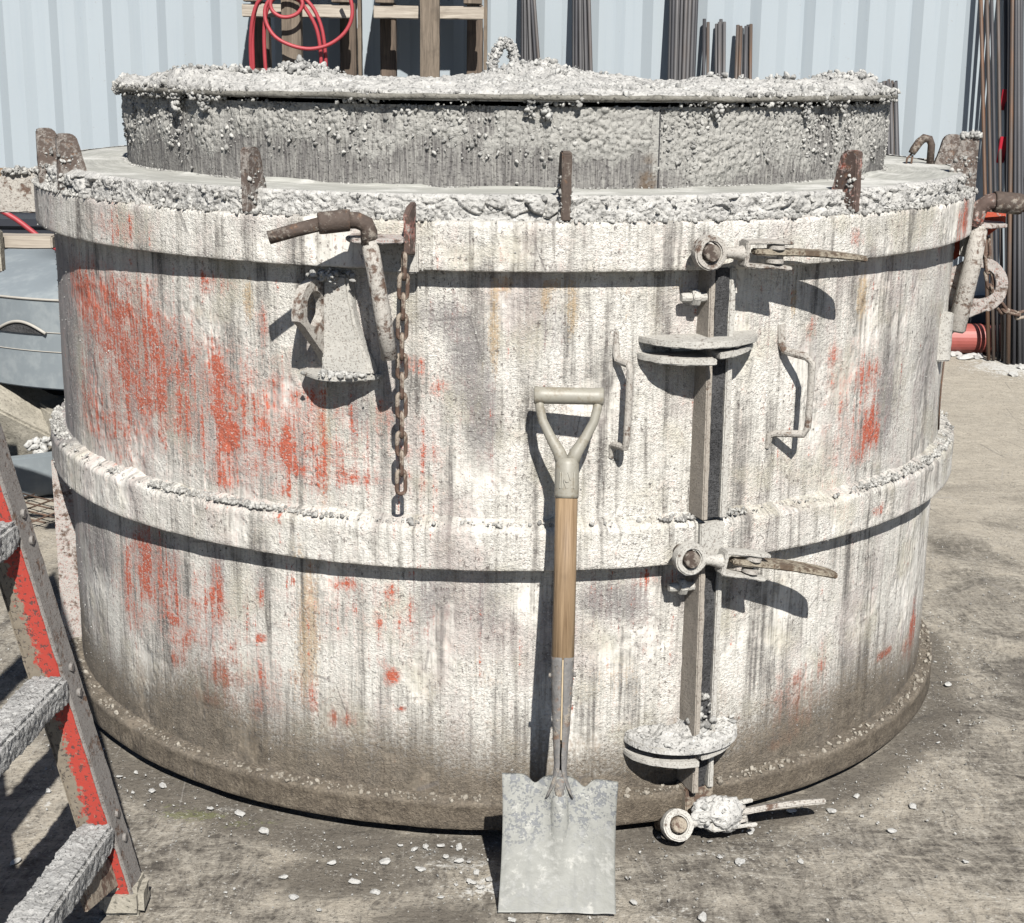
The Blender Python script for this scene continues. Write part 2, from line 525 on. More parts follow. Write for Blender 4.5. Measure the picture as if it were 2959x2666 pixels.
def mat_container():
    g = G('painted_container_steel')
    p = g.geo()
    n = g.noise(p, 1.3, 3, .5)
    f = g.noise(p, 30, 4, .6)
    st = g.noise(g.map(p, (22, 22, .8)), 1, 3, .6)
    col = g.mix(n, (.335, .38, .412), (.375, .42, .45))
    col = g.mix(g.step(st, .5, .75, 0, .35), col, (.30, .35, .39))
    col = g.mix(g.step(g.noise(p, 3.3, 5, .65), .66, .76, 0, .5), col, (.30, .255, .21))
    sp = g.step(g.noise(p, 38, 3, .7), .68, .73)
    col = g.mix(g.ma('MULTIPLY', sp, .35), col, (.24, .20, .17))
    run = g.ma('MULTIPLY', g.step(g.noise(g.map(p, (60, 60, 1.2)), 1, 3, .6), .64, .74), g.step(g.noise(p, 1.7, 2, .5), .5, .65))
    col = g.mix(g.ma('MULTIPLY', run, .4), col, (.25, .25, .25))
    return g.fin(col, .62, g.bump(f, .12, .002), spec=.2)

def mat_ground():
    g = G('yard_concrete')
    p = g.geo()
    big = g.noise(p, .9, 5, .6, .6)
    b2 = g.noise(p, 2.6, 5, .62, .8)
    mid = g.noise(p, 13, 5, .65, 1.2)
    fine = g.noise(p, 70, 5, .68)
    grit = g.noise(p, 260, 3, .6)
    wv_ = g.n('ShaderNodeTexNoise'); g.set(wv_.inputs['Vector'], p); wv_.inputs['Scale'].default_value = 2.2; wv_.inputs['Detail'].default_value = 3
    wa_ = g.n('ShaderNodeVectorMath', operation='SCALE'); g.set(wa_.inputs[0], wv_.outputs['Color']); wa_.inputs['Scale'].default_value = .28
    wb_ = g.n('ShaderNodeVectorMath', operation='ADD'); g.set(wb_.inputs[0], p); g.set(wb_.inputs[1], wa_.outputs[0]); wp = wb_.outputs[0]
    # broom and tyre smears run in two slanted directions
    s1 = g.noise(g.map(wp, (9, 30, 1), (0, 0, 0), (0, 0, .42)), 1, 5, .7, 1.0)
    s2 = g.noise(g.map(wp, (48, 11, 1), (2, 0, 0), (0, 0, -.75)), 1, 5, .68, 1.0)
    k = g.ma('ADD', g.ma('MULTIPLY', b2, .28), g.ma('ADD', g.ma('MULTIPLY', s1, .24), g.ma('ADD', g.ma('MULTIPLY', s2, .2), g.ma('ADD', g.ma('MULTIPLY', mid, .14), g.ma('MULTIPLY', fine, .16)))))
    col = g.ramp(k, [(.385, (.045, .04, .034)), (.45, (.115, .103, .087)), (.51, (.25, .228, .192)), (.60, (.46, .43, .37))])
    # dark damp/oily patches
    dk = g.ma('ADD', big, g.ma('MULTIPLY', g.ma('SUBTRACT', mid, .5), .35))
    col = g.mix(g.step(dk, .53, .66, 0, .65), col, g.mix(s1, (.075, .067, .058), (.17, .155, .135)))
    # tan dust, mostly far and to the right
    col = g.mix(g.step(g.ma('ADD', b2, g.ma('MULTIPLY', s2, .5)), .72, .92, 0, .5), col, (.40, .355, .285))
    xyz = g.sep(p)
    far = g.step(g.ma('ADD', xyz[1], g.ma('MULTIPLY', g.ma('SUBTRACT', b2, .5), 3.0)), -.2, 2.2, 0, .8)
    col = g.mix(far, col, g.mix(g.ma('ADD', g.ma('MULTIPLY', s1, .6), g.ma('MULTIPLY', mid, .4)), (.27, .24, .19), (.60, .545, .45)))
    # white cement spills, mask painted on the mesh
    w = g.attr('spill')
    wv = g.ma('ADD', w[0], g.ma('ADD', g.ma('MULTIPLY', g.ma('SUBTRACT', fine, .5), 1.6), g.ma('MULTIPLY', g.ma('SUBTRACT', mid, .5), 1.3)))
    col = g.mix(g.step(wv, .42, .75, 0, .85), col, (.62, .615, .585))
    # mud film and moss
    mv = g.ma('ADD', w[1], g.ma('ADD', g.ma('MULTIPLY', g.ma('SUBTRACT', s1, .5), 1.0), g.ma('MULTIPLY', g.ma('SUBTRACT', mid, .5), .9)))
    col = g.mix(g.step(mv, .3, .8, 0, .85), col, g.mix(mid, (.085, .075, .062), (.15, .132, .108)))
    gv = g.ma('ADD', w[2], g.ma('MULTIPLY', g.ma('SUBTRACT', fine, .5), 2.4))
    col = g.mix(g.step(gv, .4, .8, 0, .55), col, (.15, .165, .06))
    # scratches and pale fibres
    for i, (ang, s) in enumerate(((.6, 3.2), (-.4, 2.7), (1.15, 2.2))):
        v = g.vor(g.map(p, (1, .18, 1), (i * 3.1, 0, 0), (0, 0, ang)), s * 1.6, 'DISTANCE_TO_EDGE')
        m = g.ma('MULTIPLY', g.step(v, .003, .009, 1, 0), g.step(g.noise(p, 2.3 + i, 3, .6), .54, .60))
        col = g.mix(g.ma('MULTIPLY', m, .4), col, (.07, .065, .06) if i != 1 else (.36, .34, .31))
    pit = g.step(g.noise(p, 120, 3, .7), .575, .63)
    col = g.mix(g.ma('MULTIPLY', pit, .6), col, (.04, .037, .033))
    wh = g.ma('MULTIPLY', g.step(g.noise(p, 105, 4, .74), .60, .645), g.step(g.noise(p, 5, 3, .6), .40, .6, .25, 1))
    col = g.mix(g.ma('MULTIPLY', wh, .75), col, (.56, .545, .505))
    h = g.ma('ADD', g.ma('MULTIPLY', mid, 1.1), g.ma('ADD', fine, g.ma('ADD', g.ma('MULTIPLY', grit, .4), g.ma('MULTIPLY', s1, .9))))
    return g.fin(col, .9, g.bump(h, .7, .006), spec=.2)

def mat_plain(name, col, rough=.5, var=.25, sc=40, bump=.2, metal=0.0, spec=.4, dust=None):
    g = G(name)
    p = g.obj()
    n = g.noise(p, sc, 4, .6)
    f = g.noise(p, sc * 5, 3, .6)
    c = g.mix(n, tuple(x * (1 - var) for x in col), tuple(min(1, x * (1 + var)) for x in col))
    if dust:
        c = g.mix(g.step(g.ma('ADD', g.ma('MULTIPLY', n, .6), g.ma('MULTIPLY', f, .4)), .47, .62, 0, .75), c, dust)
    return g.fin(c, rough, g.bump(g.ma('ADD', n, f), bump, .001), metal, spec)

def mat_rebar():
    g = G('mill_steel_bar')
    p = g.obj()
    r = g.rand()
    n = g.noise(g.map(p, (30, 30, 4)), 1, 4, .6)
    c = g.ramp(g.ma('ADD', g.ma('MULTIPLY', r, .7), g.ma('MULTIPLY', n, .35)), [(.3, (.05, .05, .056)), (.62, (.115, .112, .114)), (.82, (.10, .072, .055)), (.97, (.20, .092, .042))])
    z = g.sep(p)[2]
    rib = g.noise(p, 160, 2, .5)
    return g.fin(c, .6, g.bump(rib, .25, .002), .2, .35)

def mat_red_paint():
    g = G('worn_red_paint')
    p = g.obj()
    n1 = g.noise(g.map(p, (9, 9, 4)), 1, 4, .6)
    n2 = g.noise(p, 60, 5, .7)
    n3 = g.noise(p, 210, 3, .65)
    col = g.mix(n1, (.30, .030, .022), (.43, .060, .040))
    xyz = g.sep(p)
    left = g.step(g.ma('ADD', xyz[0], g.ma('MULTIPLY', xyz[2], .24)), -.062, -.022, .26, -.03)
    mud = g.step(g.ma('ADD', left, g.ma('ADD', g.ma('MULTIPLY', n1, .45), g.ma('MULTIPLY', n2, .75))), .67, .74)
    col = g.mix(g.ma('MULTIPLY', mud, .97), col, g.mix(n2, (.11, .095, .07), (.27, .245, .19)))
    chip = g.step(g.noise(p, 130, 3, .72), .565, .61)
    col = g.mix(g.ma('MULTIPLY', chip, .85), col, (.06, .05, .045))
    return g.fin(col, .6, g.bump(g.ma('SUBTRACT', n2, chip), .5, .002), spec=.35)

def mat_blade():
    g = G('cement_coated_blade')
    p = g.obj()
    n1 = g.noise(p, 10, 4, .6, .4)
    n2 = g.noise(p, 55, 5, .65)
    n3 = g.noise(p, 190, 3, .6)
    z = g.sep(p)[2]
    film = g.mix(n1, (.225, .228, .212), (.37, .373, .345))
    film = g.mix(g.step(n2, .5, .68, 0, .6), film, (.46, .46, .435))
    vs = g.noise(g.map(p, (45, 45, 5)), 1, 4, .65)
    film = g.mix(g.step(vs, .52, .72, 0, .3), film, (.19, .195, .19))
    film = g.mix(g.step(g.noise(p, 24, 5, .7), .56, .66, 0, .7), film, (.50, .495, .46))
    top = g.step(g.ma('ADD', z, g.ma('MULTIPLY', g.ma('SUBTRACT', n1, .5), .25)), .12, .2)
    bare = g.ma('MULTIPLY', top, g.step(g.ma('ADD', g.ma('MULTIPLY', n2, .6), g.ma('MULTIPLY', n3, .4)), .49, .57))
    col = g.mix(g.ma('MULTIPLY', bare, .8), film, (.14, .15, .165))
    low = g.step(z, .02, .09, 1, 0)
    col = g.mix(g.ma('MULTIPLY', low, g.step(n2, .45, .6, 0, .5)), col, (.24, .245, .24))
    h = g.ma('ADD', g.ma('MULTIPLY', n2, 1.2), g.ma('SUBTRACT', g.ma('MULTIPLY', n3, .3), g.ma('MULTIPLY', bare, .5)))
    return g.fin(col, .72, g.bump(h, .55, .003), spec=.3)

M = dict(
    shell=mat_shell(),
    core=mat_core(),
    deck=mat_deck(),
    lump=mat_concrete('dried_concrete_lumps', (.20, .198, .19), (.50, .495, .47), 110, .7, .002, lump=True),
    lump_grey=mat_concrete('grey_concrete_lumps', (.16, .157, .15), (.49, .483, .455), 110, .7, .002, lump=True),
    lump_mud=mat_concrete('muddy_lumps', (.15, .13, .105), (.36, .33, .28), 110, .7, .002, lump=True),
    slab=mat_concrete('dried_concrete_skin', (.22, .217, .208), (.60, .59, .56), 70, 1.0, .005),
    tread=mat_concrete('cement_caked_tread', (.18, .18, .176), (.52, .516, .50), 95, 1.0, .006),
    hard=mat_hard('cement_skinned_steel', .78, (.44, .415, .375)),
    hard_white=mat_hard('cement_white_steel', .95, (.50, .485, .445)),
    hard_red=mat_hard('red_painted_fitting', .74, (.45, .42, .39), red=.5),
    rust=mat_hard('rusty_brown_steel', .42, (.27, .24, .205), steel=(.07, .052, .042)),
    rust_red=mat_hard('rusty_red_fin', .45, (.36, .33, .30), red=.2, steel=(.085, .058, .048)),
    fin=mat_hard('rusty_fin_steel', .6, (.30, .275, .25), steel=(.095, .072, .06)),
    mudsteel=mat_hard('muddy_steel', .6, (.33, .285, .225)),
    chain=mat_hard('rusty_chain_steel', .5, (.34, .29, .235), steel=(.10, .062, .045)),
    red_fit=mat_hard('salmon_red_fitting', .3, (.42, .38, .34), red=1.2),
    lever=mat_hard('tan_lever_steel', .62, (.33, .29, .225), steel=(.10, .072, .05)),
    ochre=mat_hard('tan_seam_steel', .97, (.36, .325, .28)),
    gasket=mat_concrete('black_crumb_gasket', (.014, .014, .015), (.11, .11, .112), 130, 1.0, .006),
    wood_old=mat_wood('weathered_post_wood', (.095, .076, .058), (.235, .19, .145), (55, 55, 3)),
    wood_rail=mat_wood('weathered_rail_wood', (.26, .22, .18), (.50, .45, .38), (3, 55, 55)),
    wood_dark=mat_wood('dark_stud_wood', (.055, .043, .034), (.16, .12, .09), (55, 55, 3)),
    shaft=mat_wood('ash_shaft_wood', (.155, .10, .056), (.345, .245, .148), (95, 95, 4), 1.0, .6),
    container=mat_container(),
    ground=mat_ground(),
    rebar=mat_rebar(),
    red=mat_red_paint(),
    redside=mat_hard('grimy_rail_edge', .8, (.25, .235, .22), red=.0),
    blade=mat_blade(),
    grip=mat_plain('worn_grey_plastic', (.30, .285, .24), .5, .2, 30, .25, dust=(.21, .18, .13)),
    socket=mat_hard('grey_socket_steel', .42, (.33, .29, .24), steel=(.15, .145, .14)),
    gold=mat_plain('worn_bright_seam', (.42, .33, .21), .6, .3, 60, .2),
    hose=mat_plain('red_rubber_hose', (.36, .04, .05), .55, .2, 25, .1),
    form=mat_plain('grey_form_plastic', (.215, .245, .262), .5, .14, 5, .15, dust=(.29, .32, .33)),
    formrim=mat_plain('scuffed_form_rim', (.40, .38, .34), .7, .2, 20, .3),
    bin=mat_plain('dark_blue_filler', (.018, .021, .03), .6, .2, 9, .1),
    pipe=mat_plain('brick_red_pipe', (.33, .085, .07), .5, .2, 14, .2),
    flag=mat_plain('red_marker_tape', (.42, .012, .03), .55, .15, 20, .1),
    steelbeam=mat_plain('dark_bottom_rail', (.05, .055, .06), .7, .3, 12, .2),
    chip=mat_concrete('white_cement_chip', (.36, .355, .335), (.60, .595, .57), 120, .6, .002),
    wire=mat_hard('rusty_wire', .05, steel=(.11, .07, .05)),
    concrete_old=mat_concrete('old_tan_concrete', (.20, .185, .15), (.44, .41, .345), 60, .8, .004),
)

# ------------------------------------------------------------------ ground
def make_ground():
    xs = np.unique(np.concatenate([[-200, -60, -20, -9, -6], np.arange(-4.5, 4.5, .03), [4.5, 6, 9, 20, 60, 200]]))
    ys = np.unique(np.concatenate([[-60, -20, -9, -6, -4.5], np.arange(-3.4, 6.2, .03), [6.2, 7, 9, 20, 60, 200]]))
    X, Y = np.meshgrid(xs, ys)
    P = np.stack([X.ravel(), Y.ravel(), np.zeros(X.size)], 1)
    near = (abs(P[:, 0]) < 4.4) & (P[:, 1] > -3.3) & (P[:, 1] < 6.1)
    P[:, 2] = np.where(near, -.004 + .003 * fbm(P, 4, 3, 3) + .0015 * vn(P, 22, 9), -.004)
    me = npmesh('ground', P, grid_faces(len(xs), len(ys)))
    def gs(lst):
        o = np.zeros(len(P))
        for x, y, sx, sy, s in lst:
            o = np.maximum(o, s * np.exp(-((P[:, 0] - x) / sx) ** 2 - ((P[:, 1] - y) / sy) ** 2))
        return o
    white = gs([(-.62, -1.085, .05, .02, 1.0), (-.08, -1.31, .09, .045, .75), (-.03, -1.43, .1, .06, .62), (-.16, -1.265, .06, .02, .7), (-.88, -.95, .08, .04, .45), (.40, -1.52, .25, .06, .4),
                (-.95, -1.1, .25, .2, .3), (2.9, 4.3, .3, .35, .85), (.5, -1.27, .12, .06, .4), (-.4, -1.2, .3, .12, .25), (1.0, -1.45, .2, .1, .3)])
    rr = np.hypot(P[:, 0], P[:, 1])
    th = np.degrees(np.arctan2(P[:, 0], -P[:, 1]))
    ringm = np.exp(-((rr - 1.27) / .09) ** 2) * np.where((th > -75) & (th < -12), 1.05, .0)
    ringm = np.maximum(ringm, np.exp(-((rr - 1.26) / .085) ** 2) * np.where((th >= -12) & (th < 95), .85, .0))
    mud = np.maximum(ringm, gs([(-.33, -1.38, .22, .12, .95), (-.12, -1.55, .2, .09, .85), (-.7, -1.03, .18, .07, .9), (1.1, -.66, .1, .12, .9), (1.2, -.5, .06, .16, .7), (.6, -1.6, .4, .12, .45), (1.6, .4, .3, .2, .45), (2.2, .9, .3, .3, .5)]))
    moss = gs([(-.69, -1.12, .09, .03, 1.0), (-.56, -1.16, .08, .025, .7), (-.75, -1.08, .05, .03, .6)])
    setcol(me, 'spill', np.stack([white, mud, moss, np.ones_like(moss)], 1))
    o = link('ground', me, M['ground'])
    tag(o, kind='structure')
make_ground()

# ------------------------------------------------------------------ the big round concrete form
def pos(th, r, z):
    a = R(th)
    return (r * math.sin(a), -r * math.cos(a), z)
RED=[(-.95,1.0,.26,.17,.42),(-.62,.9,.13,.14,.45),(-.45,.85,.1,.1,.45),(-.85,.45,.16,.1,.38),(-.6,.3,.16,.12,.25),(-.2,.85,.15,.12,.2),(.85,.9,.12,.2,.25),(.75,.22,.12,.1,.2),(-.3,.5,.2,.08,.2),(-.9,1.3,.1,.04,.35),(1.32,1.3,.03,.05,1.1),(1.27,1.27,.02,.05,.9),(.78,1.3,.02,.02,.6),(-1.093,1.099,0.102,0.072,1.0),(-0.971,1.067,0.09,0.082,0.9),(-0.849,1.083,0.046,0.057,0.6),(-1.184,1.135,0.074,0.049,0.8),(-0.901,0.914,0.091,0.071,0.75),(-0.802,0.997,0.069,0.069,0.5),(-0.648,0.971,0.026,0.067,1.0),(-0.618,0.863,0.035,0.057,1.1),(-0.643,0.779,0.029,0.029,0.8),(-0.742,0.914,0.048,0.081,0.45),(-0.473,0.857,0.031,0.045,1.1),(-0.444,0.81,0.022,0.02,1.2),(-0.494,0.988,0.015,0.044,0.7),(-0.524,1.115,0.01,0.038,0.9),(-0.181,1.051,0.019,0.015,0.9),(-0.202,1.059,0.011,0.011,1),(-0.315,0.8,0.051,0.009,0.7),(-0.36,0.824,0.035,0.028,0.5),(-0.139,1.011,0.026,0.027,0.4),(0.909,0.977,0.029,0.036,0.9),(0.932,0.844,0.043,0.049,1.1),(0.907,0.8,0.031,0.024,0.7),(0.772,1.039,0.017,0.023,0.5),(0.703,1.102,0.012,0.028,0.6),(0.923,0.663,0.022,0.013,0.4),(-0.246,0.941,0.022,0.032,0.4),(-0.651,1.191,0.057,0.022,0.5),(-1.163,0.844,0.107,0.077,0.45),(-0.999,0.802,0.097,0.074,0.45),(-0.404,0.952,0.047,0.044,0.4),(-0.923,0.509,0.076,0.077,0.7),(-1.002,0.4,0.05,0.079,0.5),(-0.676,0.489,0.018,0.049,0.8),(-0.686,0.291,0.028,0.023,0.9),(-0.714,0.222,0.036,0.018,1.0),(-0.553,0.512,0.011,0.03,0.9),(-0.559,0.318,0.008,0.034,1.15),(-0.557,0.406,0.014,0.007,1.2),(-0.637,0.37,0.012,0.006,1.3),(-0.57,0.236,0.011,0.015,1.0),(-0.578,0.214,0.011,0.01,1),(-0.24,0.359,0.016,0.019,1.05),(-0.218,0.286,0.01,0.006,1.2),(-0.253,0.387,0.011,0.012,0.6),(-0.821,0.295,0.022,0.018,0.9),(-0.834,0.38,0.038,0.051,0.55),(-0.782,0.356,0.014,0.032,0.7),(0.755,0.174,0.024,0.024,1.0),(0.708,0.141,0.036,0.018,0.9),(0.669,0.132,0.019,0.01,0.9),(1.106,0.244,0.045,0.01,1.2),(1.333,0.238,0.029,0.072,1.1),(1.263,0.206,0.031,0.031,0.7),(-0.38,0.246,0.012,0.017,0.8),(-0.344,0.564,0.035,0.012,0.6),(-0.241,0.551,0.009,0.023,0.6),(0.814,0.3,0.011,0.052,0.55),(0.717,0.235,0.049,0.064,0.4),(0.334,0.583,0.059,0.023,0.35),(-0.423,0.282,0.025,0.036,0.4),(-0.338,0.246,0.018,0.018,0.5)]
GREY=[(-0.076,1.076,0.041,0.094,0.7),(-0.045,0.938,0.042,0.107,0.6),(-0.313,0.959,0.056,0.087,0.45),(-0.139,1.157,0.062,0.041,0.5),(-0.994,1.064,0.024,0.095,0.6),(-0.763,1.092,0.013,0.067,0.4),(0.536,1.125,0.039,0.043,0.3),(1.001,0.917,0.061,0.147,0.6),(0.724,1.044,0.047,0.113,0.35),(1.233,0.978,0.09,0.13,0.4),(0.314,1.073,0.045,0.064,0.3),(0.098,1.14,0.041,0.062,0.4),(-1.393,0.929,0.12,0.168,0.8),(-1.361,1.112,0.12,0.079,0.7),(-1.146,0.946,0.041,0.113,0.5),(-0.945,0.883,0.017,0.121,0.5),(-0.385,0.777,0.047,0.022,0.4),(-0.922,0.522,0.065,0.089,0.6),(-0.674,0.538,0.038,0.073,0.5),(-0.824,0.519,0.037,0.075,0.5),(-0.14,0.557,0.044,0.057,0.6),(-0.031,0.527,0.043,0.069,0.5),(-0.163,0.464,0.033,0.07,0.3),(0.209,0.546,0.056,0.046,0.6),(0.278,0.53,0.046,0.058,0.5),(0.576,0.531,0.042,0.036,0.3),(-1.165,0.485,0.092,0.082,0.6),(-0.545,0.537,0.027,0.071,0.5),(-0.321,0.555,0.047,0.046,0.3)]
OCH=[(-0.558,1.166,0.013,0.043,0.9),(-0.383,0.877,0.016,0.132,0.7),(-0.02,1.129,0.012,0.094,0.7),(0.082,1.192,0.01,0.031,0.8),(0.139,1.171,0.012,0.062,0.7),(0.107,1.223,0.026,0.015,0.5),(0.005,1.222,0.02,0.02,0.6),(0.647,1.172,0.011,0.044,0.7),(0.865,1.155,0.019,0.057,0.8),(-0.411,1.166,0.016,0.042,0.5),(0.364,1.218,0.011,0.021,0.5),(0.256,1.159,0.011,0.042,0.3),(-0.356,1.042,0.009,0.043,0.4),(-0.428,0.496,0.017,0.141,0.7),(-0.446,0.374,0.038,0.144,0.4),(-0.03,0.376,0.033,0.07,0.2),(0.248,0.357,0.092,0.071,0.2)]
def gsum(u, z, lst):
    o = np.zeros(len(u))
    o2 = np.zeros(len(u))
    for a, b, sa, sb, s in lst:
        q = s * np.exp(-((u - a) / sa) ** 2 - ((z - b) / sb) ** 2)
        if s > 1.04: o2 = np.maximum(o2, q)
        else: o += q
    return np.clip(np.maximum(.72 * np.tanh(o / .72), o2), 0, 1.3)

def lathe(name, prof, mat, parent, step=.009, n=840, amp=.0012, ascale=7, fine=0.0, fscale=60, edge=0.0, seed=1, thick=None, stain=True):
    pts = []
    for (r0, z0), (r1, z1) in zip(prof[:-1], prof[1:]):
        L = math.hypot(r1 - r0, z1 - z0)
        k = max(1, int(round(L / step)))
        for i in range(k): pts.append((r0 + (r1 - r0) * i / k, z0 + (z1 - z0) * i / k))
    pts.append(prof[-1])
    pts = np.array(pts)
    d = np.gradient(pts, axis=0)
    nn = np.stack([d[:, 1], -d[:, 0]], 1)
    nn /= np.linalg.norm(nn, axis=1)[:, None] + 1e-9
    cum = np.concatenate([[0], np.cumsum(np.hypot(*np.diff(pts, axis=0).T))])
    th = np.linspace(-PI, PI, n)
    T = np.tile(th, len(pts))
    Rr = np.repeat(pts[:, 0], n); Z = np.repeat(pts[:, 1], n)
    NR = np.repeat(nn[:, 0], n); NZ = np.repeat(nn[:, 1], n)
    P = np.stack([Rr * np.sin(T), -Rr * np.cos(T), Z], 1)
    disp = amp * fbm(P, ascale, seed, 3)
    if fine: disp = disp + fine * fbm(P, fscale, seed + 5, 3)
    if thick is not None: disp = disp + thick(T, Rr, Z, P)
    P = np.stack([(Rr + NR * disp) * np.sin(T), -(Rr + NR * disp) * np.cos(T), Z + NZ * disp], 1)
    if len(pts) > 1:
        F = grid_faces(n, len(pts))
    me = npmesh(name, P, F)
    setuv(me, np.stack([T * 1.2, np.repeat(cum, n) + prof[0][1]], 1))
    u = T * 1.2
    if stain:
        one = np.ones(len(u))
        # streaky left flank: fade of vertical runs
        setcol(me, 'stain', np.stack([gsum(u, Z, RED), gsum(u, Z, GREY), gsum(u, Z, OCH), one], 1))
        mud = 1.12 * np.clip((.36 + .05 * vn(np.stack([u, u * 0, u * 0], 1), 4, 2) - Z + .03) / .27, 0, 1) ** 1.15
        mud = np.maximum(mud, np.where(Z < .125, 1.1, 0))
        deg = np.degrees(T)
        streaky = .95 * np.clip((-52 - deg) / 22, 0, 1) * (abs(deg) < 130) + .2 * np.exp(-((deg - 62) / 12) ** 2) + .12
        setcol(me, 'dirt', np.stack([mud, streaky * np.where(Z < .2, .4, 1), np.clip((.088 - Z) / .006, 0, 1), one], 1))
    return link(name, me, mat, parent)

form = empty('concrete_form', 'big round steel concrete form, splashed white with red paint showing, clamped along a vertical seam', 'concrete form')
sh = M['shell']
def uneven(T, Rr, Z, P):
    return np.where((Rr > 1.2) & (Z > .07), .004 * np.maximum(0, fbm(P, 30, 8, 3)), 0)
lathe('base_foot', [(1.15, 0), (1.165, .0005), (1.165, .04)], M['mudsteel'], form, n=240, stain=False, amp=0)
lathe('base_ring', [(1.10, .024), (1.231, .024), (1.2335, .0265), (1.2335, .086), (1.2305, .0895), (1.19, .094)], sh, form, seed=3, amp=.0016, thick=uneven)
lathe('lower_shell', [(1.195, .088), (1.195, .635)], sh, form, seed=4, amp=.0016, fine=.0005)
def ledge(T, Rr, Z, P):
    return np.where(Z > .708, .0055 * np.maximum(-.3, fbm(P, 26, 31, 3)), .0008 * fbm(P, 45, 5, 2))
lathe('middle_ring', [(1.19, .626), (1.2385, .626), (1.2405, .628), (1.2405, .708), (1.236, .715), (1.218, .722), (1.198, .73)], sh, form, step=.006, seed=5, thick=ledge)
lathe('upper_shell', [(1.2, .722), (1.2, 1.256)], sh, form, seed=6, amp=.0018, fine=.0005)
lathe('top_flange', [(1.19, 1.2516), (1.2395, 1.2516), (1.242, 1.254), (1.242, 1.344), (1.2385, 1.349), (1.2, 1.351)], sh, form, step=.007, seed=7, amp=.001, fine=.0006)
def crusty(T, Rr, Z, P):
    u = T * 1.2 + .012 * vn(P, 30, 3); v = Z + .012 * vn(P, 30, 4)
    a = np.clip(.5 + fbm(P, 4, 41, 3), .1, 1.4)
    f1, f2, r = worley(u, v * 1.25, 24, 5)
    plate = np.clip((f2 - f1) / .16, 0, 1) * (.25 + .75 * np.abs(r)) * .016 * a
    f1, f2, r = worley(u, v, 70, 9)
    plate2 = np.clip((f2 - f1) / .2, 0, 1) * np.abs(r) * .005
    c = .003 * fbm(P, 90, 47, 3) + .004 * crumbs(T * 1.2, Z, 130, 3) * np.clip(a, 0, 1)
    return (plate + plate2 + c) * np.clip((1.3995 - Z) / .006, .15, 1)
lathe('riser_band', [(1.206, 1.345), (1.2045, 1.352), (1.2045, 1.398), (1.196, 1.3985)], M['slab'], form, step=.0024, n=2600, amp=0, thick=crusty, stain=False)

def make_deck():
    rs = np.linspace(.99, 1.2, 30)
    n = 720
    th = np.linspace(-PI, PI, n)
    T = np.tile(th, len(rs)); Rr = np.repeat(rs, n)
    P = np.stack([Rr * np.sin(T), -Rr * np.cos(T), np.full(len(T), 1.397)], 1)
    P[:, 2] += .0012 * fbm(P, 9, 5, 3) + .006 * np.exp(-((Rr - 1.008) / .012) ** 2) * np.clip(fbm(P, 8, 61, 3) + .4, 0, 1.4)
    me = npmesh('deck_plate', P, grid_faces(n, len(rs)))
    me.flip_normals()
    setuv(me, np.stack([T * 1.2, Rr], 1))
    return link('deck_plate', me, M['deck'], form)
make_deck()

def crust(name, parent, mat, n, fn, seed, big=.006, flat=1.0):
    """fn(g) -> (point, radius) or None"""
    g = np.random.default_rng(seed)
    P, r = [], []
    tries = 0
    while len(P) < n and tries < n * 30:
        tries += 1
        q = fn(g)
        if q is not None:
            P.append(q[0]); r.append(q[1])
    o = link(name, lumps(name, np.array(P), np.array(r), big, flat, seed), mat, parent)
    o['kind'] = 'stuff'
    return o
# lumps dropped on the ledge above the flange and stuck to the riser
_t = np.linspace(-PI, PI, 2000)
_wl = np.clip(-.05 + .55 * fbm(np.stack([_t, _t * 0, _t * 0], 1), 5, 77, 3), .008, 1.5)
_deg = np.degrees(_t)
for c_, w_, s_ in ((-62, 10, 1.5), (-45, 6, .4), (-24, 3, .7), (44, 9, .7), (60, 8, .55), (24, 5, .5), (-9, 3, .6), (10, 4, .5), (73, 6, .8)):
    _wl = np.maximum(_wl, s_ * np.exp(-((_deg - c_) / w_) ** 2))
def ledge_lump(g):
    th = g.uniform(-118, 118)
    w = _wl[int((R(th) + PI) / (2 * PI) * 1999)]
    if g.uniform() > w / 1.6: return None
    rr = g.uniform(1.203, 1.244)
    r = .0015 + .0052 * g.uniform() ** 2.8
    z = 1.351 + r * .1 + g.uniform() ** 2 * .018 * min(1.0, w) * (1.246 - rr) / .04
    return pos(th, rr, z), r
crust('concrete_crust', form, M['lump_grey'], 3600, ledge_lump, 1, .0042)
def riser_lump(g):
    th = g.uniform(-100, 110)
    w = _wl[int((R(th + 6) + PI) / (2 * PI) * 1999)]
    if g.uniform() > .02 + w / 2.0: return None
    r = .0018 + .005 * g.uniform() ** 2.4
    return pos(th, 1.2075 + r * .4 + .006 * g.uniform(), g.uniform(1.352, 1.395)), r
crust('concrete_crust', form, M['lump_grey'], 600, riser_lump, 2, .0045)
_wm = np.clip(.2 + .8 * fbm(np.stack([_t, _t * 0 + 5, _t * 0], 1), 6, 97, 3), .04, 1.2)
def mid_lump(g):
    th = g.uniform(-100, 100)
    w = _wm[int((R(th) + PI) / (2 * PI) * 1999)]
    if g.uniform() > w: return None
    r = .0014 + .0045 * g.uniform() ** 3
    return pos(th, g.uniform(1.203, 1.238), .7225 + g.uniform() * .004 + (1.238 - 1.22) * 0), r
crust('concrete_crust', form, M['lump_grey'], 3200, mid_lump, 3, .004)
def base_lump(g):
    th = g.uniform(-90, 92)
    r = .0018 + .005 * g.uniform() ** 3
    return pos(th, g.uniform(1.2, 1.232), .092 + r * .2), r
crust('concrete_crust', form, M['lump_mud'], 900, base_lump, 4)
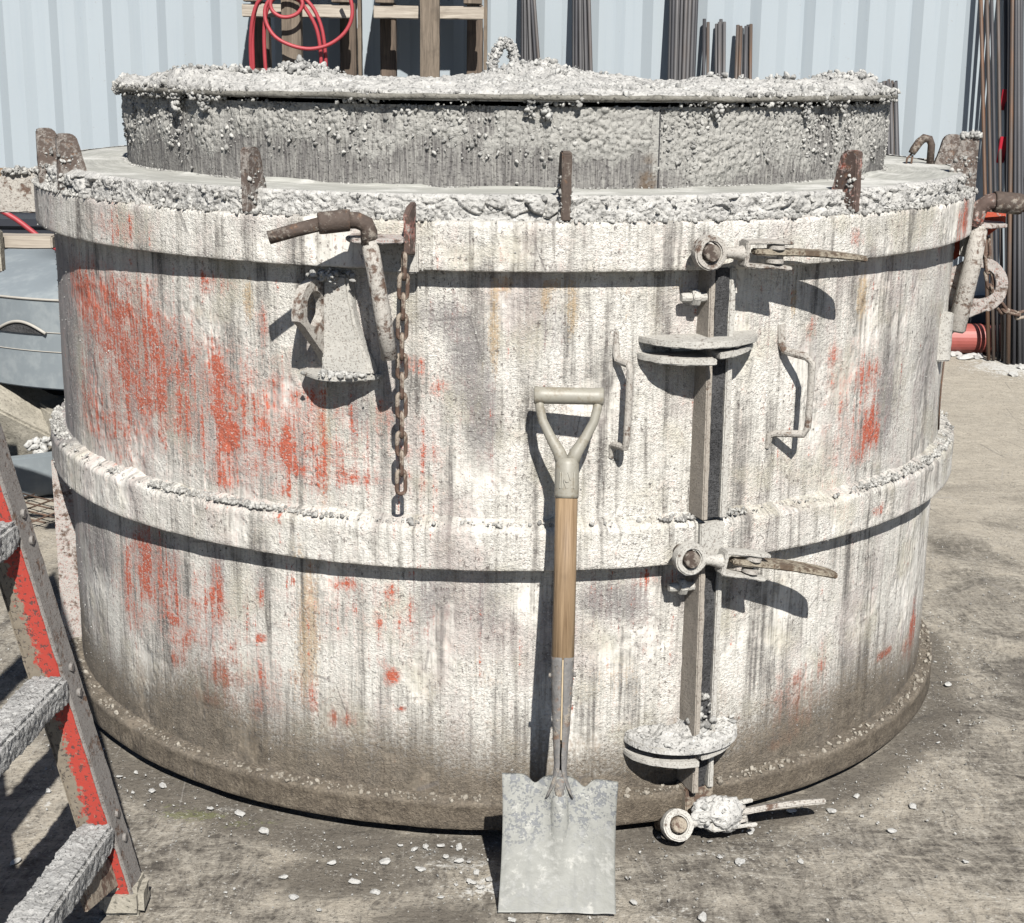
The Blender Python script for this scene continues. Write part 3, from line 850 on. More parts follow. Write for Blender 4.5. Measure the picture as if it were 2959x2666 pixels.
# splashes stuck to the shells and the flange face
def splash(g):
    z = g.uniform(.1, 1.34)
    th = g.uniform(-80, 80)
    rr = 1.2335 if z < .085 else 1.195 if z < .626 else 1.2405 if z < .71 else 1.2 if z < 1.2516 else 1.242
    q = vn(np.array([[th * .06, z * 4, 0.]]), 1, 5)[0]
    if g.uniform() > .55 + .5 * q: return None
    r = .0008 + .0018 * g.uniform() ** 3
    return pos(th, rr + r * .1, z), r
crust('cement_splash', form, M['lump_grey'], 2400, splash, 5, big=1)

# radial guide fins on the ledge
def make_fin(th, r0, h=.128, wb=.075, wt=.042, t=.02, z=1.352, mat='fin', cap=False, seed=0, lean=0, inner=False):
    m = MB()
    pr = [(-.0, 0), (wb, 0), (wb, h * .12), (wt + .004, h * .93), (wt - .008, h), (.006, h), (0, h * .965)]
    # a = inward from the outer edge, b = up
    m.prism(pr, t, lambda a, b, c: (c - t / 2, a + lean * b, b))
    o = m.build('guide_fin', M[mat], form, pos(th, r0, z), (0, 0, R(th)), bevel=.0025, sub=.012, rough=.0011, seed=seed, rscale=70)
    if cap:
        g = np.random.default_rng(seed)
        P = np.stack([g.uniform(-.012, .012, 60), g.uniform(-.004, wt + .002, 60), h + g.uniform(-.002, .009, 60)], 1)
        c = link('concrete_cap', lumps('concrete_cap', P, g.uniform(.003, .008, 60), .005, 1, seed), M['lump'], o)
        c['kind'] = 'stuff'
    # cement splattered up the lower half of the fin
    g = np.random.default_rng(seed + 9)
    n = 150
    b = g.uniform(0, 1, n) ** 2 * h * .65
    a = g.uniform(0, 1, n) * (wb - (wb - wt) * b / h)
    P = np.stack([g.choice([-1, 1], n) * t / 2, a, b], 1)
    c = link('cement_spatter', lumps('cement_spatter', P, .0015 + .0045 * g.uniform(0, 1, n) ** 2, .0045, 1, seed), M['lump_grey'], o)
    c['kind'] = 'stuff'
    return o
for i, (th, r0, mat, h, cap) in enumerate(((-66.4, 1.238, 'fin', .135, False), (-56.6, 1.238, 'fin', .132, False), (-25.3, 1.24, 'fin', .13, False), (5.55, 1.24, 'rust', .135, False), (37.1, 1.24, 'rust_red', .13, False),
                                           (72.6, 1.24, 'fin', .135, True), (88.5, 1.235, 'fin', .125, False), (165, 1.235, 'fin', .13, False))):
    f_ = make_fin(th, r0, h=h, mat=mat, cap=cap, seed=20 + i)
    if mat == 'rust_red': f_['label'] = 'guide fin with red paint left under the rust'
    if cap: f_['label'] = 'guide fin capped with a lump of dried concrete'

# the seam: two bolted flanges with a crumbly black joint between
SEAM = 20.9
def seam_part(name, mat, x0, x1, r0, r1, z0, z1, taper=0.0, seed=0, rough=.0012):
    m = MB()
    pr = [(-(r0), z0), (-(r1), z0), (-(r1 - taper), z1), (-(r0), z1)]
    m.prism(pr, x1 - x0, lambda a, b, c: (x0 + c, a, b))
    return m.build(name, M[mat], form, (0, 0, 0), (0, 0, R(SEAM)), bevel=.0025, sub=.02, rough=rough, seed=seed, rscale=55)
seam_part('seam_flange', 'ochre', -.031, -.018, 1.18, 1.262, .724, 1.256, .012, 1)
seam_part('seam_flange', 'hard_white', .016, .031, 1.18, 1.254, .724, 1.256, .006, 2)
seam_part('seam_joint', 'gasket', -.018, .016, 1.18, 1.247, .724, 1.256, 0, 3, .004)
seam_part('seam_flange', 'ochre', -.030, -.016, 1.175, 1.272, .1, .632, .012, 4)
seam_part('seam_flange', 'hard_white', .016, .029, 1.175, 1.258, .1, .632, .004, 5)
seam_part('seam_joint', 'gasket', -.016, .016, 1.175, 1.249, .1, .632, 0, 6, .004)
seam_part('seam_block', 'hard_white', -.028, .028, 1.2, 1.252, .63, .715, 0, 7)
seam_part('seam_block', 'mudsteel', -.034, .034, 1.2, 1.25, .02, .1, 0, 8)
# wedge shaped lump of cement run down at the foot of the joint
g_ = np.random.default_rng(5)
P_ = np.stack([g_.normal(0, .012, 260), -1.225 - g_.uniform(0, .035, 260), .21 + g_.uniform(0, 1, 260) ** 2.5 * .12], 1)
o_ = link('concrete_crust', lumps('concrete_crust', P_, .003 + .007 * g_.uniform(0, 1, 260) ** 2, .005, 1, 5), M['lump_grey'], form, (0, 0, 0), (0, 0, R(SEAM)))
o_['kind'] = 'stuff'
def halfmoon(a, b, x0=-1, x1=1, n=18):
    t0, t1 = math.acos(max(-1, min(1, x0))), math.acos(max(-1, min(1, x1)))
    return [(a * math.cos(t0 + (t1 - t0) * i / n), -b * math.sin(t0 + (t1 - t0) * i / n)) for i in range(n + 1)]
def collar(z, caked):
    for nm, a, b, x0, x1, dz, dx, tl in (('collar_plate', .132, .112, -1, 1, 0, 0, .0), ('collar_plate', .132, .108, -1, .0, -.036, -.002, -.04), ('collar_plate', .12, .104, .02, 1, -.026, .003, .10)):
        poly = halfmoon(a, b, x0, x1)
        lo, hi = min(p[0] for p in poly), max(p[0] for p in poly)
        poly = [(lo, .05)] + poly + [(hi, .05)]
        m = MB()
        t = .014
        m.prism(poly, t, lambda p, q, c: (p + dx, q, c + dz + tl * p * (1 if p > 0 else .3)))
        m.build(nm, M['hard_white'], form, pos(19.6, 1.19, z), (0, 0, R(19.6)), bevel=.002, sub=.016, rough=.0016, seed=int(z * 50 + dz * 100), rscale=50)
    if caked:
        g = np.random.default_rng(8)
        nt, nr = 110, 46
        tt, qq = np.meshgrid(np.linspace(PI * .97, 2.03 * PI, nt), np.linspace(0, 1.02, nr))
        tt, qq = tt.ravel(), qq.ravel()
        W = np.stack([.131 * qq * np.cos(tt), .111 * qq * np.sin(tt), 0 * qq], 1)
        hh = .013 + .016 * np.clip(1 - qq ** 5, 0, 1) * np.clip(.75 + fbm(W, 18, 3, 3), .1, 1.6) + .006 * crumbs(W[:, 0], W[:, 1], 75, 4) + .004 * crumbs(W[:, 0], W[:, 1], 150, 6)
        hh += .035 * np.exp(-((W[:, 0] - .02) / .03) ** 2 - ((W[:, 1] + .03) / .03) ** 2)
        W[:, 2] = np.where(qq > 1.0, -.002, hh)
        c = link('concrete_cake', npmesh('concrete_cake', W, grid_faces(nt, nr)[:, ::-1]), M['slab'], form, pos(19.6, 1.19, z), (0, 0, R(19.6)))
        n = 60
        th = g.uniform(PI, 2 * PI, n); q = g.uniform(.8, 1, n)
        P = np.stack([.13 * q * np.cos(th), .112 * q * np.sin(th), .012 + g.uniform(0, .012, n)], 1)
        c = link('concrete_crust', lumps('concrete_crust', P, .003 + .006 * g.uniform(0, 1, n) ** 1.6, .0045, .7, 8), M['lump'], form, pos(19.6, 1.19, z), (0, 0, R(19.6)))
        c['kind'] = 'stuff'
collar(1.10, False)
collar(.212, True)
for th, z in ((17.4, 1.195), (17.3, .572), (16.6, .165)):
    b = MB().tube([(-.010, 0, 0), (-.004, 0, 0), (.052, 0, 0)], [.0085, .0105, .0105], 10).mesh('seam_bolt', sub=.012, rough=.001)
    b = link('seam_bolt', b, M['hard_white'] if z > .3 else M['mudsteel'], form, pos(th, 1.232, z), (0, 0, R(th)))
    hexa = [(.019 * math.cos(PI / 3 * i), .019 * math.sin(PI / 3 * i)) for i in range(6)]
    MB().prism(hexa, .017, lambda a, c, d: (d + .012, a, c)).build('nut', M['hard_white'] if z > .3 else M['mudsteel'], b, bevel=.002, sub=.01, rough=.0012)
for th in (-77.5, -79.7):
    m = MB().prism([(0, .02), (-.058, .02), (-.058, .6), (-.03, .628), (0, .628)], .012, lambda a, b, c: (c, a, b))
    o = m.build('rear_seam_plate', M['hard'] if th < -79 else M['hard_red'], form, pos(th, 1.19, 0), (0, 0, R(th)), bevel=.002, sub=.02, rough=.0013, seed=int(-th))

# over-centre toggle clamps
def clamp(th, z, tilt, mat, caked=0, r=1.283, roll=0.0):
    root = bpy.data.objects.new('toggle_clamp', None)
    COL.objects.link(root); root.parent = form
    root.location = pos(th, r, z); root.rotation_euler = (roll, tilt, R(th))
    root.empty_display_size = .05
    n = 22
    oc = [(.035 * math.cos(2 * PI * i / n), .035 * math.sin(2 * PI * i / n)) for i in range(n)]
    ic = [(.021 * math.cos(2 * PI * i / n), .021 * math.sin(2 * PI * i / n)) for i in range(n)]
    MB().ringplate(oc, ic, .026, lambda a, b, c: (a, c - .018, b)).build('eye', M[mat], root, bevel=.003, sub=.012, rough=.0012, seed=2)
    MB().tube([(0, .09, 0), (0, -.022, 0), (0, -.026, 0)], [.0175, .0175, .015], 16).build('pin', M['rust'] if caked < 2 else M['mudsteel'], root)
    f = MB().tube([(.03, -.004, 0), (.048, -.004, 0), (.06, -.004, 0), (.078, -.004, 0)], [.014, .0105, .013, .018], 12)
    for s in (-1, 1):
        f.box((.128, -.004, s * .0245), (.106, .036, .008), Matrix.Rotation(s * -.03, 3, 'Y'))
    f.box((.078, -.004, 0), (.010, .036, .05))
    f.build('yoke', M[mat], root, bevel=.002, sub=.012, rough=.0011, seed=4)
    MB().tube([(.16, -.004, -.03), (.16, -.004, .03)], .007, 10).build('pivot', M[mat], root)
    d = MB()
    for zz, rr in ((.0145, .022), (-.0135, .022)):
        d.tube([(.147, -.006, zz - .004), (.147, -.006, zz + .004)], rr, 16, squash=.8)
    d.build('link_plate', M['hard'], root, bevel=.001, sub=.012, rough=.0008)
    top = []
    top = [(.098, -.004, .013)]
    for i in range(13):
        x = .125 + .235 * i / 12
        w = .016 + .013 * min(1, i / 5)
        y = -.004 + .012 * math.sin(i / 12 * 2.2)
        if i > 10: w *= (.88, .62)[i - 11]
        top.append((x, y, w))
    poly = [(x, y - w) for x, y, w in top] + [(x, y + w) for x, y, w in reversed(top)]
    bend = lambda x: .004 - .35 * max(0, x - .2) ** 2
    MB().prism(poly, .0125, lambda a, b, c: (a, b, c - .006 + bend(a))).build('lever', M['lever'] if caked < 2 else M['hard'], root, bevel=.003, sub=.014, rough=.0009, seed=6)
    if caked > 1:
        g = np.random.default_rng(int(z * 100) + 3)
        bm = bmesh.new(); bmesh.ops.create_icosphere(bm, subdivisions=5, radius=1)
        V = np.array([v.co[:] for v in bm.verts]); F = np.array([[v.index for v in f.verts] for f in bm.faces]); bm.free()
        d = 1 + .30 * fbm(V, 1.6, 4, 3) + .10 * fbm(V, 5, 7, 3)
        W = V * d[:, None] * np.array([.052, .026, .034]) + np.array([.098, -.008, .010])
        W += V * (.004 * crumbs(W[:, 0] + W[:, 1], W[:, 2] - W[:, 1], 110, 5))[:, None]
        link('concrete_cake', npmesh('concrete_cake', W, F), M['slab'], root)
        k = 26
        P = np.stack([g.normal(.095, .024 if caked > 1 else .03, k), g.normal(-.012, .013, k), g.normal(.012, .014 if caked > 1 else .006, k)], 1)
        if caked > 1: P = P[(P[:, 2] > -.03)]
        c = link('concrete_crust', lumps('concrete_crust', P, .003 + .006 * g.uniform(0, 1, len(P)) ** 1.5, .004, 1, 3), M['lump'], root)
        c['kind'] = 'stuff'
    return root
clamp(18.4, 1.293, .055, 'hard', 0)['label'] = 'toggle clamp closing the top flange'
clamp(17.75, .655, .19, 'hard_white', 1)['label'] = 'toggle clamp closing the middle ring, its lever drooping'
clamp(17.3, .047, -.03, 'hard_white', 2, 1.30, R(-26))['label'] = 'toggle clamp on the base ring, clogged with cement'

# welded grab handles
def grab(path, rad, flat, mat):
    m = MB().tube(path, rad, 10)
    if flat: m.box(flat[0], flat[1], flat[2])
    m.build('grab_handle', M[mat], form, sub=.012, rough=.0006, seed=len(path))
def arc(th, r, z): return pos(th, r, z)
grab([arc(11.0, 1.199, 1.125), arc(11.05, 1.203, 1.08), arc(11.1, 1.212, 1.066), arc(11.75, 1.246, 1.063), arc(11.85, 1.25, 1.052), arc(11.7, 1.25, .905), arc(11.65, 1.247, .890), arc(11.0, 1.212, .888), arc(10.9, 1.203, .884), arc(10.85, 1.199, .858)],
     [.0055, .0075, .0078, .0075, .0074, .0074, .0074, .0078, .0075, .006], None, 'hard')
grab([arc(29.45, 1.2, 1.12), arc(29.5, 1.204, 1.08), arc(29.6, 1.212, 1.066), arc(30.6, 1.258, 1.058), arc(31.0, 1.268, 1.045), arc(31.0, 1.268, .97), arc(30.9, 1.268, .905), arc(30.7, 1.262, .890), arc(28.9, 1.215, .886), arc(28.6, 1.205, .880), arc(28.5, 1.2, .852)],
     [.010, .0095, .009, .0084, .008, .0076, .0076, .008, .008, .008, .0055], None, 'hard')

# left receiving lug: half pipe socket, hook plate with an eye, foot plate
LUG = -16.3
lug = bpy.data.objects.new('receiving_lug', None); COL.objects.link(lug); lug.parent = form
lug.location = pos(LUG, 1.2, 0); lug.rotation_euler = (0, 0, R(LUG)); lug.empty_display_size = .05
prof = [(.034 * math.cos(a), -.034 * math.sin(a)) for a in np.linspace(0, PI, 14)] + [(-.034, .02), (.034, .02)]
MB().prism([(-.026, 1.235), (-.032, 1.031), (.085, 1.031), (.066, 1.075), (.045, 1.13), (.034, 1.19), (.028, 1.235)], .036, lambda a, b, c: (a, -c + .004, b)).build('web_plate', M['hard_white'], lug, bevel=.006, sub=.014, rough=.0022, seed=3)
def hook(n=72):
    o, i = [], []
    for k in range(n):
        t = 2 * PI * k / n
        ca, sa = math.cos(t), math.sin(t)
        d = .058 + .056 * ca; z = 1.155 + .072 * sa
        if sa < -.1: d = d * (1 + .9 * sa) if ca > -.3 else d * .2; z = 1.155 + .115 * sa
        o.append((d, z)); i.append((.058 + .030 * ca, 1.168 + .036 * sa))
    return o, i
ho, hi_ = hook()
ax_ = Vector((-.19, -.982, 0))
MB().ringplate(ho, hi_, .02, lambda d, z, c: (-.028 + ax_.x * d + .982 * (c - .01), ax_.y * d - .19 * (c - .01), z)).build('hook_plate', M['hard'], lug, bevel=.002, sub=.014, rough=.0013, seed=5)
MB().prism([(-.075, .03)] + [(-.078 + .166 * i / 14, -.012 - .062 * math.sin(PI * (i + 1.2) / 16)) for i in range(15)] + [(.09, .03)], .009, lambda a, b, c: (a, b, c + 1.022)).build('foot_plate', M['hard_white'], lug, bevel=.002, sub=.014, rough=.0014, seed=6)
g_ = np.random.default_rng(61)
P_ = np.concatenate([np.stack([g_.normal(.02, .03, 90), -.045 + g_.normal(0, .014, 90), np.full(90, 1.034)], 1), np.stack([g_.normal(-.012, .018, 70), -.035 + g_.normal(0, .01, 70), 1.235 + g_.normal(0, .006, 70)], 1)])
o_ = link('concrete_crust', lumps('concrete_crust', P_, .002 + .006 * g_.uniform(0, 1, 160) ** 1.6, .004, 1, 61), M['lump'], lug)
o_['kind'] = 'stuff'

# brackets that hold the locking pins
def pin_bracket(th, gus, mat):
    m = MB().prism([(-.085, .03), (-.085, -.055), (-.06, -.088), (.0, -.092), (.035, -.07), (.035, .03)], .010, lambda a, b, c: (a, b, c))
    o = m.build('pin_bracket', M[mat], form, pos(th, 1.242, 1.312), (0, 0, R(th)), bevel=.002, sub=.014, rough=.0011, seed=3)
    return o
b1 = pin_bracket(-10.2, True, 'hard_red')
MB().prism([(.0, -.03), (-.055, -.022), (-.06, .055), (-.03, .07), (.0, .075)], .012, lambda a, b, c: (.033 + c, a, b)).build('bracket_tab', M['rust_red'], b1, bevel=.002, sub=.012, rough=.0012, seed=8)
MB().box((.0, .002, -.035), (.1, .02, .06)).build('bracket_back', M['hard_white'], b1, bevel=.003, sub=.014, rough=.0016, seed=9)
b2 = bpy.data.objects.new('pin_bracket', None); COL.objects.link(b2); b2.parent = form; b2.location = pos(72.5, 1.2, 0); b2.rotation_euler = (0, 0, R(72.5)); b2.empty_display_size = .05
MB().prism([(-.07, .02), (-.062, -.09), (-.02, -.125), (.03, -.115), (.05, -.06), (.05, .02)], .011, lambda a, b, c: (a, b, 1.266 + c)).build('bracket_plate', M['hard_red'], b2, bevel=.002, sub=.014, rough=.0011, seed=13)
MB().prism([(0, 1.17), (-.12, 1.272), (-.12, 1.298), (0, 1.298)], .011, lambda a, b, c: (.04 + c, a, b)).build('gusset', M['red_fit'], b2, bevel=.002, sub=.014, rough=.001, seed=14)
MB().box((-.005, -.03, 1.235), (.05, .03, .09)).build('bracket_back', M['hard_white'], b2, bevel=.004, sub=.014, rough=.0022, seed=15)
def teardrop(n=72):
    o, i = [], []
    for k in range(n):
        t = 2 * PI * k / n
        d, z = .068 + .072 * math.cos(t), 1.118 + .072 * math.sin(t)
        if t > PI * .75 and t < PI * 1.32: d = min(d, -.004); z = 1.118 + .072 * math.sin(t) - .115 * max(0, (t - PI * .75) / (PI * .57))
        if PI * 1.32 <= t < PI * 1.62: f = (t - PI * 1.32) / (PI * .3); d = -.004 + f * .1; z = 1.005 + f * .052
        o.append((d, z)); i.append((.071 + .040 * math.cos(t), 1.123 + .040 * math.sin(t)))
    return o, i
to, ti = teardrop()
lug2 = bpy.data.objects.new('receiving_lug', None); COL.objects.link(lug2); lug2.parent = form; lug2.location = pos(71.5, 1.2, 0); lug2.rotation_euler = (0, 0, R(71.5)); lug2.empty_display_size = .05
MB().ringplate(to, ti, .016, lambda d, z, c: (c, -d, z)).build('eye_plate', M['hard_red'], lug2, bevel=.002, sub=.012, rough=.001, seed=16)
MB().prism([(.03 * math.cos(a), -.032 * math.sin(a)) for a in np.linspace(0, PI, 12)] + [(-.03, .03), (.03, .03)], .118, lambda a, b, c: (a, b, c)).build('socket_pipe', M['hard_white'], lug2, (-.128, .012, .945), (0, 0, R(-6)), bevel=.003, sub=.014, rough=.0014, seed=17)

# left bracket arm with a tied wooden pole
MB().prism([(0, 1.262), (-.24, 1.262), (-.24, 1.32), (-.11, 1.327), (-.085, 1.365), (-.02, 1.372), (0, 1.37)], .03, lambda a, b, c: (c, a, b)).build('bracket_arm', M['hard'], form, pos(-79, 1.235, 0), (0, 0, R(-79)), bevel=.003, sub=.014, rough=.002, seed=21)
g_ = np.random.default_rng(71)
P_ = np.stack([g_.uniform(-.005, .04, 420), -g_.uniform(-.04, .12, 420), 1.368 + g_.normal(0, .003, 420)], 1)
P_[:, 1] = np.where(P_[:, 1] < -.085, -.05, P_[:, 1])
o_ = link('concrete_crust', lumps('concrete_crust', P_, .002 + .006 * g_.uniform(0, 1, 420) ** 1.6, .0045, 1, 71), M['lump_grey'], form, pos(-79, 1.235, 0), (0, 0, R(-79)))
o_['kind'] = 'stuff'

# ------------------------------------------------------------------ the inner core with its lid
core = empty('inner_core', 'round grey steel core standing inside the big form, its lid heaped with dried concrete', 'form core', (0, 0, 0))
def make_core():
    zs = np.linspace(1.392, 1.566, 82)
    n = 2600
    th0 = R(18.6)
    th = np.linspace(th0, th0 + 2 * PI, n)
    T = np.tile(th, len(zs)); Z = np.repeat(zs, n)
    Rr = np.full(len(T), 1.006)
    Rr = Rr + .007 * np.clip((T - (th0 + 2 * PI - .30)) / .30, 0, 1) ** 2     # the sheet laps over itself at the joint
    P = np.stack([Rr * np.sin(T), -Rr * np.cos(T), Z], 1)
    deg = (np.degrees(T) + 180) % 360 - 180
    lowb = 1.462 + .03 * fbm(np.stack([T, T * 0, T * 0], 1), 9, 51, 4) - np.where((deg > 18) & (deg < 60), .05, 0)
    up = np.clip((Z - lowb) / .035, 0, 1) * np.clip(.55 + .9 * fbm(P * np.array([1, 1, .5]), 16, 19, 3), 0.05, 1.1)
    S_ = T * 1.006 + .006 * vn(P, 60, 71)
    drip = np.clip((Z - lowb + .05 + .035 * vn(np.stack([T, T * 0, T * 0], 1), 60, 8)) / .05, 0, 1)
    cr = crumbs(S_, Z * .8, 105, 4) * .0075 * up + crumbs(S_, Z * .7, 60, 6) * .007 * up * np.clip(.3 + fbm(P, 9, 14, 3), 0, 1) + crumbs(S_, Z * .16, 190, 9) * .0028 * drip
    d = .0025 * fbm(P, 5, 3, 3) + cr + .0012 * fbm(P * np.array([1, 1, .12]), 110, 8, 2)
    d = d * np.where(abs(np.degrees(T) % 360 - 18.6) < .9, .3, 1)
    P[:, 0] += d * np.sin(T); P[:, 1] -= d * np.cos(T)
    me = npmesh('core_wall', P, grid_faces(n, len(zs)))
    setuv(me, np.stack([(T % (2 * PI)) * 1.0, Z], 1))
    edge = np.clip(1 - abs(T - (th0 + 2 * PI - .02)) / .05, 0, 1) * np.clip((1.5 - Z) / .06, 0, 1)
    setcol(me, 'dirt', np.stack([T * 0, np.clip(cr / .0055, 0, 1) + .12 * up, edge, T * 0 + 1], 1))
    link('core_wall', me, M['core'], core)
    # thin dark joint strip behind the lap
    MB().box((0, -1.005, 1.478), (.006, .01, .17)).build('joint_strip', M['gasket'], core, (0, 0, 0), (0, 0, R(18.75)))
make_core()
def core_lump(g):
    th = g.uniform(-96, 96)
    f = g.uniform()
    z = 1.567 - .165 * f ** 1.35
    clump = vn(np.array([[th * .16, z * 12, 3.]]), 1, 12)[0]
    fall = np.clip((z - 1.43) / .1, 0.02, 1)
    if th > 18: fall = np.clip((z - 1.40) / .1, .1, 1)
    if abs(th - 17.4) < 1.3 and z < 1.55: return None
    if g.uniform() > fall * (.62 + .6 * clump): return None
    r = .0016 + .0042 * g.uniform() ** 2.4
    return pos(th, 1.0095 + r * .25, z), r
crust('concrete_crust', core, M['lump_grey'], 3000, core_lump, 31, .004)
def bead_lump(g):
    th = g.uniform(-96, 96)
    r = .0012 + .003 * g.uniform() ** 2
    return pos(th, 1.009 + .01 * g.uniform() ** 2, 1.398), r
crust('concrete_crust', core, M['lump_grey'], 900, bead_lump, 32)

HEAPS = [(-.70, -.62, .15, .13, .040), (-.46, -.70, .13, .12, .040), (-.91, -.33, .09, .14, .016), (.06, -.12, .20, .24, .040), (.26, -.25, .16, .2, .020), (.56, -.62, .2, .15, .024),
         (.80, -.45, .12, .12, .036), (.36, -.82, .2, .08, .014), (-.15, -.84, .26, .08, .010), (.1, -.6, .3, .2, .02), (-.3, -.3, .2, .2, .006), (.9, -.2, .08, .12, .02)]
def heap(x, y):
    h = np.zeros_like(x)
    for a, b, sa, sb, s in HEAPS:
        h = np.maximum(h, s * np.exp(-((x - a) / sa) ** 2 - ((y - b) / sb) ** 2))
    P = np.stack([x, y, x * 0], 1)
    edge = np.clip((1.035 - np.hypot(x, y)) / .03, 0, 1)
    return (.004 + h * (1 + .35 * fbm(P, 9, 5, 3)) + .007 * np.maximum(-.3, fbm(P, 24, 7, 3))) * (.35 + .65 * edge)
lid = None
def make_lid():
    global lid
    rs = np.concatenate([np.linspace(.0, .6, 50), np.linspace(.605, 1.03, 120)])
    n = 1500
    th = np.linspace(0, 2 * PI, n, endpoint=False)
    T = np.tile(th, len(rs)); Rr = np.repeat(rs, n)
    x, y = Rr * np.sin(T), -Rr * np.cos(T)
    P = np.stack([x, y, 1.588 + heap(x, y)], 1)
    amt = np.clip(.45 + fbm(P, 7, 23, 3) + 8 * heap(x, y), .15, 1.25)
    P[:, 2] += amt * (.008 * crumbs(x, y, 55, 3) + .005 * crumbs(x, y, 110, 5)) * np.clip((1.034 - Rr) / .02, 0, 1)
    F = grid_faces(n, len(rs), wrap=True)
    # underside
    k = len(P)
    ring = P[-n:].copy(); ring[:, 2] = 1.576
    ring2 = ring * np.array([.96, .96, 1])
    P = np.concatenate([P, ring, ring2])
    i = np.arange(n); j = (i + 1) % n
    F2 = np.stack([k - n + i, k - n + j, k + j, k + i], 1)
    F3 = np.stack([k + i, k + j, k + n + j, k + n + i], 1)
    me = npmesh('lid', P, np.concatenate([F, F2, F3]))
    lid = link('lid', me, M['slab'], core)
    path = []
    for k in range(260):
        a = 2 * PI * k / 260
        w = vn(np.array([[math.sin(a) * 3, math.cos(a) * 3, 0]]), 1, 4)[0]
        w2 = vn(np.array([[math.sin(a) * 11, math.cos(a) * 11, 0]]), 1, 6)[0]
        path.append((math.sin(a) * (1.030 + .004 * w), -math.cos(a) * (1.030 + .004 * w), 1.582 + .004 * w + .0015 * w2))
    MB().tube(path, .0062, 9, closed=True).build('lid_rim', mat_rim, lid, rough=.0018, rscale=70)
mat_rim = mat_concrete('cement_grey_rim', (.07, .066, .058), (.26, .25, .22), 60, 1.0, .003)
make_lid()
def lid_lump(g):
    for _ in range(8):
        a = g.uniform(0, 2 * PI); rr = 1.035 * math.sqrt(g.uniform())
        x, y = rr * math.sin(a), -rr * math.cos(a)
        if y < .15 or g.uniform() < .12: break
    h = heap(np.array([x]), np.array([y]))[0]
    if g.uniform() > .25 + h * 30: return None
    r = .0022 + .0068 * g.uniform() ** 3
    return (x, y, 1.588 + h + r * .12 + (.012 * g.uniform() if h > .03 else 0)), r
crust('concrete_crust', core, M['lump'], 11000, lid_lump, 33, .0044)
def rim_lump(g):
    th = g.uniform(-105, 105)
    w = vn(np.array([[th * .11, 0, 0]]), 1, 21)[0] + .6 * vn(np.array([[th * .4, 0, 0]]), 1, 22)[0]
    if 20 < th < 55: w += .5
    if -55 < th < -38: w += .9
    if g.uniform() > .22 + w: return None
    r = .0018 + .005 * g.uniform() ** 2.4
    return pos(th, 1.030 + g.uniform(-.014, .004), 1.592 - .026 * g.uniform() ** 1.4 + r * .3), r
crust('concrete_crust', core, M['lump_grey'], 2300, rim_lump, 34, .0042)
for th, n_, s_ in ((-41, 60, .010), (-47, 40, .008), (4.6, 30, .007), (2.8, 22, .006), (41, 26, .007), (26, 30, .007), (49, 20, .007)):   # drips that bridge the gap under the rim
    g_ = np.random.default_rng(int(th + 200))
    P_ = np.array([pos(th + g_.normal(0, s_ * 40), 1.026 + g_.uniform(-.01, .006), 1.585 - g_.uniform(0, .045)) for _ in range(n_)])
    o_ = link('concrete_drip', lumps('concrete_drip', P_, .003 + .004 * g_.uniform(0, 1, n_), .004, 1, 5), M['lump'], core)
    o_['kind'] = 'stuff'
# lifting eye on the lid, furred with concrete
ey = [(-.036, 0, -.03), (-.035, 0, .02), (-.027, 0, .05), (-.012, 0, .072), (.006, 0, .074), (.02, 0, .055), (.026, 0, .025), (.028, 0, -.03)]
eye = MB().tube(ey, .0135, 12).build('lifting_eye', M['slab'], lid, (-.004, -.03, 1.628), (0, 0, .25), rough=.002, rscale=60)
g_ = np.random.default_rng(44)
P_ = []
for _ in range(520):
    k = g_.uniform(0, 6.99); i = int(k); f = k - i
    p = np.array(ey[i]) * (1 - f) + np.array(ey[i + 1]) * f
    q = g_.normal(size=3); q /= np.linalg.norm(q)
    P_.append(p + q * .0145)
o_ = link('concrete_crust', lumps('concrete_crust', np.array(P_), .002 + .004 * g_.uniform(0, 1, 520) ** 2, .0042, 1, 44), M['lump'], eye)
o_['kind'] = 'stuff'

# ------------------------------------------------------------------ locking pins and chains
pin = empty('locking_pin', 'bent rusty pipe handle with a long pale pin, hanging left of the chain', 'locking pin', (-.262, -1.300, 1.325))
P0 = Vector((-.262, -1.300, 1.325))
def rel(*p): return [Vector(q) - P0 for q in p]
pth = rel((-.262, -1.300, 1.31), (-.263, -1.300, 1.335), (-.268, -1.302, 1.349), (-.284, -1.305, 1.357), (-.302, -1.308, 1.3575))
MB().tube(pth, .0165, 14).build('elbow', M['rust'], pin, rough=.0009)
MB().tube(rel((-.298, -1.308, 1.3575), (-.303, -1.3085, 1.3575), (-.352, -1.318, 1.3525), (-.358, -1.319, 1.352)), [.0205, .0215, .0215, .0205], 16).build('sleeve', M['rust'], pin, rough=.0008, seed=3)
MB().tube(rel((-.352, -1.318, 1.351), (-.40, -1.327, 1.339), (-.452, -1.336, 1.3245)), [.0150, .0150, .0145], 14, squash=.9).build('handle_bar', M['rust'], pin, rough=.0008, seed=4)
MB().tube(rel((-.262, -1.300, 1.318), (-.252, -1.300, 1.26), (-.238, -1.300, 1.17), (-.2245, -1.300, 1.085)), [.0165, .0165, .017, .0165], 14).build('pin_rod', M['hard'], pin, rough=.0011, seed=5)
pin2 = empty('locking_pin', 'bent pipe pin in the right-hand bracket of the form, handle pointing right', 'locking pin', (1.205, -.36, 1.29))
pin2.location = (1.186, -.425, 1.29)
P0 = Vector((1.205, -.36, 1.29))
MB().tube(rel((1.192, -.36, 1.27), (1.196, -.36, 1.298), (1.204, -.361, 1.318), (1.22, -.363, 1.33), (1.238, -.365, 1.332)), .0205, 14).build('elbow', M['rust_red'], pin2, rough=.0012, seed=5)
